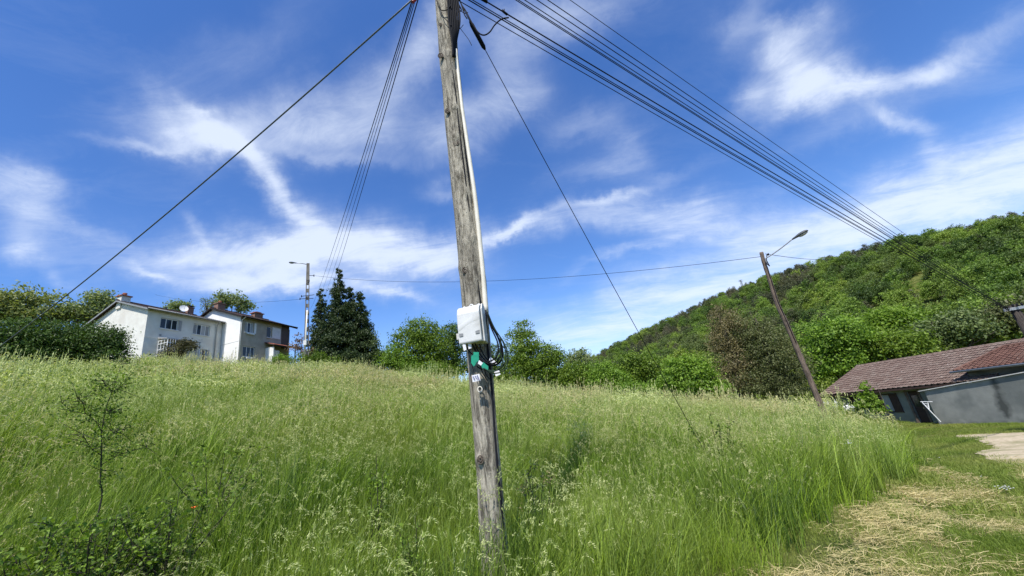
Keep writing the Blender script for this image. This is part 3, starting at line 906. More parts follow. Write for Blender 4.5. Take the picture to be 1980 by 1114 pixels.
def build_cables(root, off):
    D = 3.8
    def cab(pxs, r, mat='black', d=0.2):
        mb = MB(off)
        dd = d if isinstance(d, (list, tuple)) else [d] * len(pxs)
        mb.tube(spline([at(x, y, D - q) for (x, y), q in zip(pxs, dd)], 8), r, 6)
        mb.build('cable', M[mat], root, smooth=True)
    # loops of slack cable hanging right of the pole
    cab([(941, 604), (950, 628), (962, 650), (970, 668), (972, 688), (965, 702), (950, 707), (938, 702), (928, 694)], 0.008)
    cab([(942, 604), (952, 632), (964, 656), (969, 680), (962, 698), (948, 704), (936, 700)], 0.007, 'black', .22)
    cab([(942, 606), (955, 634), (972, 660), (978, 686), (974, 706), (960, 716), (944, 716), (932, 708), (922, 698)], 0.006, 'blackgreen', .24)
    cab([(943, 606), (957, 636), (975, 664), (982, 690), (974, 712), (955, 718), (940, 712)], 0.005, 'blackgreen', .18)
    cab([(943, 605), (956, 636), (968, 655), (967, 680), (972, 700), (966, 712), (950, 719), (934, 712)], 0.006, 'blackgreen', .26)
    cab([(941, 606), (950, 634), (962, 662), (963, 682), (956, 694), (944, 700)], 0.007, 'black', .24)
    cab([(958, 670), (974, 672), (983, 694), (975, 716), (952, 722), (940, 716)], 0.004, 'blackgreen', .2)
    # cables out of the bottom of the box
    cab([(900, 664), (903, 674), (912, 684), (921, 694), (930, 704)], 0.006)
    cab([(905, 664), (908, 690), (913, 708), (917, 722)], 0.004)
    cab([(912, 662), (918, 675), (926, 688), (936, 700), (948, 704)], 0.006)
    cab([(918, 662), (924, 678), (932, 690), (940, 698), (950, 703)], 0.006)
    cab([(926, 660), (930, 676), (938, 690), (946, 700)], 0.006)
    cab([(922, 708), (930, 714), (936, 713), (944, 716)], 0.005)
    cab([(936, 714), (940, 724), (944, 730), (948, 735)], 0.004)
    cab([(928, 706), (934, 722), (942, 736)], 0.004)

    def card(pxs, name, mat, d=0.24, th=0.003, curve=0.0):
        P = [at(x, y, D - d) for x, y in pxs]
        nrm = (P[1] - P[0]).cross(P[2] - P[0]).normalized()
        mb = MB(off); n = len(P)
        mb.add([p for p in P] + [p + nrm * th for p in P], [tuple(range(n)), tuple(range(n, 2 * n))[::-1]] + [(i, (i + 1) % n, n + (i + 1) % n, n + i) for i in range(n)])
        return mb.build(name, M[mat], root)
    card([(894, 667), (900, 665), (902, 676), (897, 679)], 'tag', 'paper')
    card([(905, 664), (911, 663), (912, 673), (906, 675)], 'tag', 'paper')
    t = card([(912, 726), (927, 723), (929, 736), (914, 739)], 'tag', 'paper')
    # printed marks on the larger tag
    for (x, y) in ((915, 729), (919, 728), (923, 727), (925, 731), (917, 733), (922, 732), (926, 734)):
        P = at(x, y, D - .246)
        mb = MB(off); mb.box(-.006, .006, -.001, .001, -.004, .004, Matrix.Translation(P) @ Matrix.Rotation(x, 4, 'Y')); mb.build('mark', M['ink'], t)
    card([(955, 719), (965, 716), (968, 724), (959, 728)], 'tag', 'paper', .2)
    card([(948, 690), (956, 697), (961, 703), (952, 704), (945, 698)], 'tag', 'paper', .18)
    card([(926, 696), (934, 702), (930, 707), (924, 703)], 'tag', 'paper', .25)
    card([(911, 689), (920, 682), (923, 700), (916, 709), (911, 702)], 'tape', 'tape', .245)
    card([(915, 681), (926, 681), (926, 697), (920, 702)], 'tape', 'tape', .252)
    card([(930, 707), (934, 700), (944, 708), (944, 715), (934, 714)], 'tape', 'tape', .25)
    # rusty hook
    mb = MB(off); c = at(928, 753, D - .15)
    mb.tube([c + Vector((math.cos(t) * .02, 0, math.sin(t) * .024)) for t in np.linspace(0, 6.28, 12)], .005, 6)
    mb.build('ring', M['pvc'], root)


build_cables(POLE, POFF)

# ------------------------------------------------------------------ overhead wires


def wire(name, A, B, sag, r, label, group, mat='wire', n=24):
    A = Vector(A); B = Vector(B)
    pts = []
    for i in range(n + 1):
        t = i / n
        p = A.lerp(B, t); p.z -= 4 * sag * t * (1 - t)
        pts.append(p)
    mb = MB(A)
    mb.tube(pts, r, 5)
    o = mb.build(name, M[mat], smooth=True)
    o.location = A
    tag(o, label, 'wire', group)
    return o


WD = 26.0
far_top = at(1957, 598, WD)
right = [((1088, 0), (1120, 24), 0.0050, (1953, 590), 'uppermost lone overhead wire running from the foreground pole to the right'),
         ((1040, 0), (1120, 60), 0.0065, (1956, 598), 'second highest overhead wire fanning from the foreground pole to the right'),
         ((1016, 0), (1120, 79), 0.0065, (1955, 600), 'third highest overhead wire fanning from the foreground pole to the right'),
         ((995, 0), (1120, 93), 0.0060, (1955, 601), 'upper of three close overhead wires in the middle of the right fan'),
         ((989, 0), (1120, 93), 0.0060, (1955, 602), 'middle of three close overhead wires in the middle of the right fan'),
         ((983, 0), (1120, 98), 0.0060, (1955, 603), 'lowest of three close overhead wires in the middle of the right fan'),
         ((930, 0), (1120, 122), 0.0090, (1955, 600), 'thick overhead wire with a black sleeve beginning right of the foreground pole'),
         ((911, 0), (1120, 130), 0.0060, (1955, 603), 'overhead wire just under the thick sleeved one in the right fan'),
         ((902, 0), (1120, 140), 0.0075, (1955, 604), 'second lowest overhead wire of the right fan, doubled with its neighbour'),
         ((911, 20), (1120, 159), 0.0055, (1954, 606), 'lowest overhead wire of the fan running from the foreground pole to the right')]
for (a, b_, r, e, lb) in right:
    m_ = (b_[1] - a[1]) / (b_[0] - a[0])
    ys = a[1] - m_ * (a[0] - 856)
    S = at(856, ys, 3.72)
    E_ = at(e[0], e[1], WD)
    wire('overhead_wire', S, E_, 0.12, r * 1.12, lb, 'wires running from the foreground pole to the right')
# sleeve and twist on the thick wire
def small_tube(name, pts, r, mat, label, cat):
    mb = MB(pts[0]); mb.tube(pts, r, 8); o = mb.build(name, M[mat], smooth=True); o.location = pts[0]; tag(o, label, cat); return o


S_ = at(856, 0 - .642 * (930 - 856), 3.72); E_ = at(1955, 600, WD)
def onw(px):
    # point of the thick wire at image column px
    lo, hi = 0.0, 1.0
    for _ in range(40):
        t = (lo + hi) / 2; p = S_.lerp(E_, t); p.z -= 4 * .12 * t * (1 - t)
        d = p - Vector((0, 0, EYE)); x = 990 + FPX * d.dot(RV) / d.dot(FW)
        if x < px: lo = t
        else: hi = t
    return p
small_tube('wire_sleeve', [onw(928), onw(942)], 0.022, 'black', 'black sleeve on the thick wire at the top edge right of the pole', 'wire clamp')
mb = MB(onw(974)); mb.tube([onw(971) + Vector((0, 0, .02)), onw(976), onw(981) - Vector((0, 0, .01))], .018, 6); mb.tube([onw(975), onw(975) + Vector((0.01, 0, .07))], .006, 5)
o = mb.build('wire_clamp', M['black'], smooth=True); o.location = onw(974); tag(o, 'small black clamp on the thick wire where the slack loop joins it', 'wire clamp')

# left fan
left = [((797, 0), (756, 130), (612, 556), 'leftmost thin wire of the fan descending behind the dark conifers'),
        ((800, 0), (761, 130), (620, 556), 'second wire from the left in the fan descending behind the dark conifers'),
        ((803, 0), (765, 130), (629, 556), 'second wire from the right in the fan descending behind the dark conifers'),
        ((808, 0), (770, 130), (637, 556), 'rightmost wire of the fan descending behind the dark conifers')]
for k, (a, b_, e, lb) in enumerate(left):
    s = (b_[0] - a[0]) / 130.0
    S = at(a[0] - s * 34 , -34, 3.75)
    E2 = at(e[0] - 12, e[1] + 42, 60)
    wire('overhead_wire', S, E2, 0.55, 0.0085 if k in (0, 3) else 0.0060, lb, 'wires descending from the foreground pole to the left')
S = at(812, -14, 3.72)
E2 = at(-190, 800, 21.0)
wire('guy_cable', S, E2, 0.42, 0.0115, 'thick twisted grey cable running from the pole top down past the left houses', None, 'steelrope', 40)
# stay to the right with insulator
S = at(893, 12, 3.75)
E3 = ground_hit(1392, 925)
g_end = Vector((E3.x, E3.y, H(E3.x, E3.y)))
wire('stay_wire', S, g_end, 0.10, 0.0055, 'thin stay wire from the pole top down into the meadow on the right', None, 'black', 30)
def on_stay(t):
    p = S.lerp(g_end, t); p.z -= 4 * .10 * t * (1 - t); return p
mb = MB(on_stay(.02)); mb.tube([on_stay(.022), on_stay(.028), on_stay(.060), on_stay(.065)], [.014, .030, .030, .014], 10)
o = mb.build('insulator', M['black'], smooth=True); o.location = on_stay(.02); tag(o, 'black cylindrical insulator near the top of the thin stay wire', 'insulator')

# lamp-to-lamp supply wire
LAMP_L = at(602, 513, 42.0); LAMP_R = at(1473, 492, 24.0)
wire('supply_wire', at(607, 533, 42.0), at(1474, 496, 24.0), 1.05, 0.012, 'long sagging wire strung between the two street lamp posts', None, 'wire', 40)
wire('supply_wire', at(1480, 491, 24.0), at(1640, 497, 60.0), 0.35, 0.014, 'short wire from the leaning lamp post towards the wooded hill', None, 'wire', 16)
wire('supply_wire', at(596, 577, 42.0), at(300, 570, 75.0), 0.8, 0.012, 'faint wire from the concrete lamp post over the house roofs', None, 'wire', 20)

# ------------------------------------------------------------------ lamp posts


def lamp_head(root, P, direction, L, name='lamp_head', up=0.1):
    d = Vector(direction).normalized()
    a = P; b_ = P + d * L
    mb = MB(root.location)
    n = 9
    side = d.cross(Vector((0, 0, 1))).normalized(); upv = side.cross(d).normalized()
    vs = []; fs = []
    prof = [(0, .25), (.08, .45), (.25, .62), (.45, .9), (.65, 1.0), (.85, .85), (.96, .5), (1.0, .12)]
    k = 10
    for t, w in prof:
        c = a + d * L * t
        for j in range(k):
            an = 2 * math.pi * j / k
            hh = math.sin(an)
            vs.append(c + side * math.cos(an) * w * L * .20 + upv * hh * w * L * (.15 if hh > 0 else .06))
    for i in range(len(prof) - 1):
        for j in range(k):
            fs.append((i * k + j, i * k + (j + 1) % k, (i + 1) * k + (j + 1) % k, (i + 1) * k + j))
    fs += [tuple(range(k))[::-1], tuple(range((len(prof) - 1) * k, len(prof) * k))]
    mb.add(vs, fs)
    h = mb.build(name, M['lamp_body'], root, smooth=True)
    mb = MB(root.location)
    vs = []; fs = []
    pr = [(.42, .5), (.55, .85), (.75, .85), (.92, .35)]
    for t, w in pr:
        c = a + d * L * t - upv * L * .05
        for j in range(k):
            an = math.pi + math.pi * j / (k - 1)
            vs.append(c + side * math.cos(an) * w * L * .17 + upv * math.sin(an) * w * L * .11)
    for i in range(len(pr) - 1):
        for j in range(k - 1):
            fs.append((i * k + j, i * k + j + 1, (i + 1) * k + j + 1, (i + 1) * k + j))
    mb.add(vs, fs)
    mb.build('lamp_diffuser', M['lamp_glass'], h, smooth=True)


def lamp_left():
    D = 42.0
    b0 = at(592, 697, D); t0 = at(602, 510, D)
    g = H(b0.x, b0.y)
    root = thing('concrete_lamp_post', (b0.x, b0.y, g), 'pale concrete street lamp post with steps beside the dark conifers', 'street lamp')
    top = Vector((b0.x, b0.y, t0.z))
    hgt = top.z - g
    R = Matrix.Translation((b0.x, b0.y, g)) @ Matrix.Rotation(math.radians(28), 4, 'Z')
    # two flanges with a ladder web: the open square recesses seen in the photograph
    def tp(z): return 0.24 - 0.10 * z / hgt
    for sx in (-1, 1):
        mb = MB(root.location)
        w0, w1 = .24, .14
        x0, x1 = (sx * w0, sx * (w0 - .08)), (sx * w1, sx * (w1 - .05))
        vs = []
        for (z, w, dpt, th) in ((-.3, w0, .17, .10), (hgt, w1, .12, .07)):
            for (x, y) in ((w, -dpt), (w, dpt), (w - th, dpt), (w - th, -dpt)):
                vs.append(R @ Vector((sx * x, y, z)))
        mb.add(vs, [(0, 1, 2, 3), (4, 7, 6, 5), (0, 4, 5, 1), (1, 5, 6, 2), (2, 6, 7, 3), (3, 7, 4, 0)])
        mb.build('flange', M['concrete'], root)
    nst = 11
    for k in range(nst + 1):
        z = 0.25 + k * (hgt - 2.6) / nst
        w = .24 - .10 * z / hgt - .09 + .008
        mb = MB(root.location); mb.box(-w, w, -.10, .10, z, z + .34, R); mb.build('rung', M['concrete'], root)
    mb = MB(root.location); mb.box(-.085, .085, -.115, .115, hgt - 2.2, hgt, R); mb.build('rung', M['concrete'], root)
    # conduit and small white box
    mb = MB(root.location)
    p0 = at(589, 690, D - .3); p1 = at(594, 600, D - .3)
    mb.tube([p0, p1], .06, 8); mb.build('conduit', M['pvc'], root, smooth=True)
    mb = MB(root.location); q = at(591, 662, D - .35); mb.box(-.18, .12, -.1, .1, -.28, .2, Matrix.Translation(q)); mb.build('meter_box', M['boxwhite'], root)
    arm0 = top - Vector((0, 0, .12)); arm1 = at(574, 509, D - .2)
    mb = MB(root.location); mb.tube([arm0, arm0.lerp(arm1, .5) + Vector((0, 0, .04)), arm1], .035, 7); mb.build('lamp_arm', M['galv'], root, smooth=True)
    lamp_head(root, arm1, (at(563, 508, D - .2) - arm1), 0.72)
    for (a, b_) in (((607, 533), (598, 533)), ((598, 543), (593, 543)), ((583, 573), (608, 570)), ((580, 578), (606, 577))):
        mb = MB(root.location); mb.tube([at(*a, D - .2), at(*b_, D - .2)], .028, 6); mb.tube([at(a[0], a[1] - 2, D - .2), at(a[0], a[1] + 2, D - .2)], .04, 6)
        mb.build('bracket', M['black'], root, smooth=True)


def lamp_right():
    D = 24.0
    b0 = at(1593, 800, D); t0 = at(1472, 488, D)
    g = H(b0.x, b0.y)
    root = thing('wooden_lamp_post', (b0.x, b0.y, g), 'leaning brown wooden street lamp post rising from the meadow before the barn', 'street lamp')
    base = Vector((b0.x, b0.y, g - .3))
    pts = [t0]
    for (x, y) in ((1478, 510), (1488, 540), (1502, 585), (1520, 625), (1537, 665), (1554, 705), (1573, 750), (1590, 793)):
        pts.append(at(x, y, D))
    pts.append(base)
    rs = np.linspace(.09, .135, len(pts))
    P = spline(pts, 6); RS = np.interp(np.linspace(0, 1, len(P)), np.linspace(0, 1, len(pts)), rs)
    RS = [r * (1 + .05 * math.sin(i * 1.7)) for i, r in enumerate(RS)]
    mb = MB(root.location); mb.tube(P, list(RS), 16); mb.build('shaft', M['brown_wood'], root, smooth=True)
    arm = [at(1482, 508, D - .15), at(1481, 500, D - .15), at(1490, 494, D - .15), at(1510, 480, D - .15), at(1534, 461, D - .15)]
    mb = MB(root.location); mb.tube(spline(arm, 5), .03, 7); mb.build('lamp_arm', M['galv'], root, smooth=True)
    lamp_head(root, at(1531, 464, D - .15), at(1555, 450, D - .15) - at(1531, 464, D - .15), 0.80)
    mb = MB(root.location); mb.tube([at(1483, 492, D - .15), at(1482, 503, D - .15), at(1488, 515, D - .15)], .022, 6); mb.tube([at(1480, 508, D - .14), at(1488, 514, D - .14)], .03, 6)
    mb.build('bracket', M['black'], root, smooth=True)
    mb = MB(root.location); mb.tube([at(1484, 492, D - .15), at(1487, 492, D - .15)], .06, 8); mb.build('insulator', M['black'], root, smooth=True)
    mb = MB(root.location)
    mb.tube([Vector(p) + Vector((-.02, -.14, 0)) for p in pts[1:6]], .018, 5); mb.build('cable', M['black'], root, smooth=True)


lamp_left(); lamp_right()


def far_pole():
    D = WD
    t0 = at(1961, 597, D)
    g = H(t0.x, t0.y)
    root = thing('short_wire_pole', (t0.x, t0.y, g), 'dark wooden pole at the right edge where the fan of wires ends', 'utility pole')
    mb = MB(root.location); mb.tube([Vector((t0.x, t0.y, g - .3)), Vector((t0.x + .01, t0.y, (g + t0.z) / 2)), Vector((t0.x, t0.y, t0.z + .15))], [.17, .15, .13], 14); mb.build('shaft', M['dark_wood'], root, smooth=True)
    mb = MB(root.location); mb.tube([Vector((t0.x + 1.2, t0.y + .2, g - .3)), Vector((t0.x + .2, t0.y + .1, t0.z - .2))], [.13, .10], 12); mb.build('strut', M['dark_wood'], root, smooth=True)
    mb = MB(root.location); mb.box(-.35, .5, -.16, -.09, -.06, .06, Matrix.Translation(t0) @ Matrix.Rotation(-.5, 4, 'Z')); mb.build('crossarm', M['galv'], root)
    for k in range(4):
        mb = MB(root.location); mb.tube([t0 + Vector((-.25 + k * .18, -.22 - .0 * k, .05)), t0 + Vector((-.25 + k * .18, -.22, .17))], .035, 8); mb.build('insulator', M['black'], root, smooth=True)


far_pole()

# ------------------------------------------------------------------ houses


def wall_panel(mb, L, z0, z1, y, th, holes, x0=0.0):
    """facade facing -y at plane y, with rectangular holes (xa,xb,za,zb) and their reveals"""
    xs = sorted(set([x0, L] + [h[0] for h in holes] + [h[1] for h in holes]))
    zs = sorted(set([z0, z1] + [h[2] for h in holes] + [h[3] for h in holes]))
    for i in range(len(xs) - 1):
        for j in range(len(zs) - 1):
            cx = (xs[i] + xs[i + 1]) / 2; cz = (zs[j] + zs[j + 1]) / 2
            if any(h[0] < cx < h[1] and h[2] < cz < h[3] for h in holes): continue
            mb.add([(xs[i], y, zs[j]), (xs[i + 1], y, zs[j]), (xs[i + 1], y, zs[j + 1]), (xs[i], y, zs[j + 1])], [(0, 1, 2, 3)])
    for (a, b, c, d) in holes:
        mb.add([(a, y, c), (b, y, c), (b, y, d), (a, y, d), (a, y + th, c), (b, y + th, c), (b, y + th, d), (a, y + th, d)],
               [(0, 4, 5, 1), (1, 5, 6, 2), (2, 6, 7, 3), (3, 7, 4, 0)])


def window(root, xa, xb, za, zb, y, panes, sill=True, frame='white_paint', name='window'):
    """panes: list of kinds from left to right: 'glass','curtain','shutter'"""
    yr = y + .09
    f = MB(); t = .055
    f.box(xa, xb, yr, yr + .06, za, za + t); f.box(xa, xb, yr, yr + .06, zb - t, zb)
    n = len(panes); w = (xb - xa) / n
    for i in range(n + 1):
        c = xa + w * i
        l = c if i == 0 else (c - t if i == n else c - t / 2)
        f.box(l, l + t, yr + .001, yr + .058, za + t, zb - t)
    fr = f.build('window', M[frame], root)
    for i, kd in enumerate(panes):
        p = MB()
        a = xa + w * i + t / 2; b = a + w - t
        mat = {'glass': 'glass', 'curtain': 'curtain', 'shutter': 'grey_paint'}[kd]
        if kd == 'shutter':
            k = 12
            hh = (zb - za - 2 * t) / k
            for q in range(k):
                z = za + t + q * hh
                p.prism([(yr + .0, z), (yr + .03, z + hh * .98), (yr + .045, z + hh * .98), (yr + .015, z)], 'x', a, b)
        else:
            p.box(a, b, yr + .03, yr + .04, za + t * .9, zb - t * .9)
        p.build('shutter' if kd == 'shutter' else 'pane', M[mat], fr)
    if sill:
        s = MB(); s.box(xa - .06, xb + .06, y - .10, yr + .02, za - .07, za - .002); s.build('sill', M['white_paint'], fr)
    return fr


def gable_roof(root, L, W, ze, zr, oh, ohg0, ohg1, mat, side='boxgrey', th=.07):
    """ridge along x at y=W/2"""
    half = W / 2
    sl = (zr - ze) / half
    ylo, yhi = -oh, W + oh
    zl = ze - sl * oh
    # deck
    poly = [(ylo, zl), (half, zr), (yhi, zl), (yhi, zl - th), (half, zr - th), (ylo, zl - th)]
    mb = MB(); mb.prism(poly, 'x', -ohg0 + .03, L + ohg1 - .03); rf = mb.build('roof', M['tile_dark'], root)
    # courses of tiles as real ribs
    mb = MB()
    n = int((L + ohg0 + ohg1) / .22)
    nrow = int(math.hypot(half + oh, sl * (half + oh)) / .34)
    for s in (0, 1):
        for r in range(nrow):
            t0 = r / nrow; t1 = (r + 1.06) / nrow
            for i in range(n):
                xa = -ohg0 + (L + ohg0 + ohg1) * i / n; xb = -ohg0 + (L + ohg0 + ohg1) * (i + 1) / n
                def P(t, x, up):
                    y = ylo + (half - ylo) * t; z = zl + (zr - zl) * t + up
                    return (x, y, z) if s == 0 else (x, W - y, z)
                jt = random.uniform(-.004, .006)
                xm = (xa + xb) / 2
                vs = [P(t0, xa, .035 + jt), P(t0, xm, .072 + jt), P(t0, xb, .035 + jt), P(min(t1, 1), xa, .012), P(min(t1, 1), xm, .045), P(min(t1, 1), xb, .012), P(t0, xa, .0), P(t0, xb, .0)]
                mb.add(vs, [(0, 1, 4, 3), (1, 2, 5, 4), (6, 7, 2, 1, 0)])
    o = mb.build('tile_courses', mat, root); o['kind'] = 'stuff'
    mb = MB(); mb.tube([(-ohg0 - .02, half, zr + .05), (L + ohg1 + .02, half, zr + .05)], .09, 8); mb.build('ridge_cap', mat, root)
    # barge boards
    for (x, w_) in ((-ohg0, -1), (L + ohg1, 1)):
        for s in (0, 1):
            mb = MB()
            pts = [(ylo, zl - th - .09), (ylo, zl - .004), (half, zr - .004), (half, zr - th - .09)]
            if s: pts = [(W - y, z) for y, z in pts][::-1]
            mb.prism(pts, 'x', x - .02, x + .02); mb.build('barge_board', M[side], root)
    return rf


def gable_wall(mb, x, W, z0, ze, zr, inward):
    mb.add([(x, 0, z0), (x, W, z0), (x, W, ze), (x, W / 2, zr), (x, 0, ze)], [(0, 1, 2, 3, 4)])


def chimney(root, x, y, z0, w, d, h, mat, pot=True, capmat='terracotta', over=.06):
    mb = MB(); mb.box(x - w / 2, x + w / 2, y - d / 2, y + d / 2, z0 - .8, z0 + h); c = mb.build('chimney', M[mat], root)
    mb = MB(); mb.box(x - w / 2 - over, x + w / 2 + over, y - d / 2 - over, y + d / 2 + over, z0 + h + .001, z0 + h + .09); mb.build('cap', M[capmat], c)
    if pot:
        mb = MB(); mb.tube([(x, y, z0 + h + .08), (x, y, z0 + h + .30), (x, y, z0 + h + .31), (x, y, z0 + h + .40)], [.17, .15, .19, .17], 12); mb.build('chimney_pot', M['terracotta'], c, smooth=False)
    return c


FAZ = 14.7
HROT = math.radians(90 - FAZ)


def house_one():
    zb = 10.5
    root = thing('white_house', (-34.0, 33.9, zb), 'nearer cream white house with long roof, satellite dish and porch trellis', 'house', rz=HROT)
    L, W = 7.12, 8.3
    ze, zr = 6.10, 7.74
    holes = [(1.13, 2.72, 4.35, 5.42), (4.15, 5.85, 4.25, 5.40), (4.45, 5.75, 1.62, 2.82), (1.95, 3.6, 0.0, 3.15)]
    mb = MB(); wall_panel(mb, L, -.5, ze - .05, 0, .16, holes)
    mb.build('front_wall', M['render_white'], root)
    mb = MB(); gable_wall(mb, 0, W, -.5, ze - .05, zr - .14, 1); mb.add([(0, W, -.5), (L, W, -.5), (L, W, ze - .05), (0, W, ze - .05)], [(0, 1, 2, 3)])
    gable_wall(mb, L - .01, W, -.5, ze - .05, zr - .14, 1)
    mb.build('gable_wall', M['render_white'], root)
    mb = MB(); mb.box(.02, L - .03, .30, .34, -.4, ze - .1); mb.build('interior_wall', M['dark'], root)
    gable_roof(root, L, W, ze + .02, zr, .42, .32, 0.0, M['tile_dark'], side='boxgrey')
    window(root, 1.15, 2.70, 4.37, 5.40, 0, ['glass', 'glass', 'glass'])
    mb = MB()
    for q in range(14):
        z = 4.37 + q * .073; mb.box(2.76, 3.02, -.035, -.01, z, z + .062)
    mb.box(2.74, 3.04, -.012, -.003, 4.35, 5.41); mb.build('shutter', M['grey_paint'], root)
    window(root, 4.17, 5.83, 4.27, 5.38, 0, ['shutter', 'glass', 'curtain', 'shutter'])
    window(root, 4.47, 5.73, 1.64, 2.80, 0, ['curtain', 'curtain', 'glass'])
    # closed shutter beside the lower window
    mb = MB()
    for q in range(15):
        z = 1.64 + q * .076; mb.box(5.78, 6.0, -.035, -.01, z, z + .064)
    mb.box(5.76, 6.02, -.012, -.003, 1.62, 2.80); mb.build('shutter', M['grey_paint'], root)
    # vent
    mb = MB(); mb.box(1.18, 1.36, -.03, -.002, 3.6, 3.76); mb.build('vent', M['boxgrey'], root)
    # string course
    mb = MB(); mb.box(-.004, .9, -.02, -.003, 3.30, 3.36); mb.build('string_course', M['render_white'], root)
    # porch canopy and trellis
    mb = MB(); mb.prism([(-.02, 3.42), (-1.25, 3.16), (-1.25, 3.08), (-.02, 3.30)], 'x', 1.10, 4.2); mb.build('porch_roof', M['grey_paint'], root)
    tr = MB(); x = 1.2
    yy = [-1.22, -.82, -.42, -.04]
    for y in yy: tr.box(x - .025, x + .025, y - .025, y + .025, 1.15, 3.1)
    for z in (1.15, 2.2, 2.75, 3.06): tr.box(x - .018, x + .018, -1.22, -.02, z - .02, z + .03)
    tr.build('porch_trellis', M['white_paint'], root)
    tr = MB()
    for xx in (1.2, 1.42, 1.64, 1.86): tr.box(xx - .022, xx + .022, -1.27, -1.23, 1.15, 3.1)
    for z in (1.15, 2.3, 2.72): tr.box(1.2, 1.88, -1.262, -1.238, z - .02, z + .03)
    tr.build('porch_trellis', M['white_paint'], root)
    mb = MB(); mb.box(1.16, 1.92, -1.25, -.04, -.4, 1.12); mb.build('porch_base', M['render_white'], root)
    mb = MB(); mb.box(4.1, 4.18, -1.22, -1.14, -.4, 3.1); mb.build('porch_post', M['white_paint'], root)
    # gutter and downpipe
    mb = MB(); mb.tube([(-.3, -.50, ze - .16), (L, -.50, ze - .16)], .06, 8); mb.build('gutter', M['grey_paint'], root, smooth=True)
    mb = MB(); mb.tube([(6.55, -.48, ze - .2), (6.5, -.1, ze - .5), (6.5, -.07, -.3)], .045, 8); mb.build('downpipe', M['grey_paint'], root, smooth=True)
    # chimneys and dish
    chimney(root, .25, W / 2, zr, .75, .6, .48, 'render_white', True, 'terracotta', .10)
    c = chimney(root, 6.3, W / 2 - .1, zr - .1, .55, .55, .75, 'brick', False, 'brick')
    mb = MB(); mb.box(6.0, 6.6, W / 2 - .4, W / 2 + .2, zr + .86, zr + .92)
    for a in ((6.03, -.38), (6.55, -.38), (6.03, .16), (6.55, .16)): mb.box(a[0], a[0] + .04, W / 2 + a[1], W / 2 + a[1] + .04, zr + .72, zr + .87)
    mb.build('cowl', M['dark'], c)
    # small pipe on the ridge
    mb = MB(); mb.tube([(4.0, W / 2, zr), (4.0, W / 2, zr + .25), (4.0, W / 2, zr + .27)], [.07, .07, .12], 8); mb.build('vent_pipe', M['dark'], root)
    # dish: shallow bowl
    mb = MB(); vs = []; fs = []
    k = 20; cen = Vector((5.55, W / 2 - .3, zr + .42)); nrm = Vector((-.35, -.9, .30)).normalized()
    ax = nrm.cross(Vector((0, 0, 1))).normalized(); ay = nrm.cross(ax)
    rings = [0, .14, .28, .38, .40]
    for q, rr in enumerate(rings):
        for j in range(k):
            an = 2 * math.pi * j / k
            vs.append(cen + (ax * math.cos(an) + ay * math.sin(an)) * rr + nrm * (rr * rr * .45))
    for q in range(len(rings) - 1):
        for j in range(k): fs.append((q * k + j, q * k + (j + 1) % k, (q + 1) * k + (j + 1) % k, (q + 1) * k + j))
    mb.add(vs, fs)
    dish = mb.build('satellite_dish', M['white_paint'], root, smooth=True)
    mb = MB(); mb.tube([cen - Vector((0, 0, .36)), cen + nrm * .5], .014, 6); mb.tube([cen - nrm * .03, cen - nrm * .2, cen + Vector((0, .3, -.7))], .025, 6); mb.tube([cen + nrm * .47, cen + nrm * .55], .035, 6); mb.build('dish_arm', M['galv'], dish)
    return root


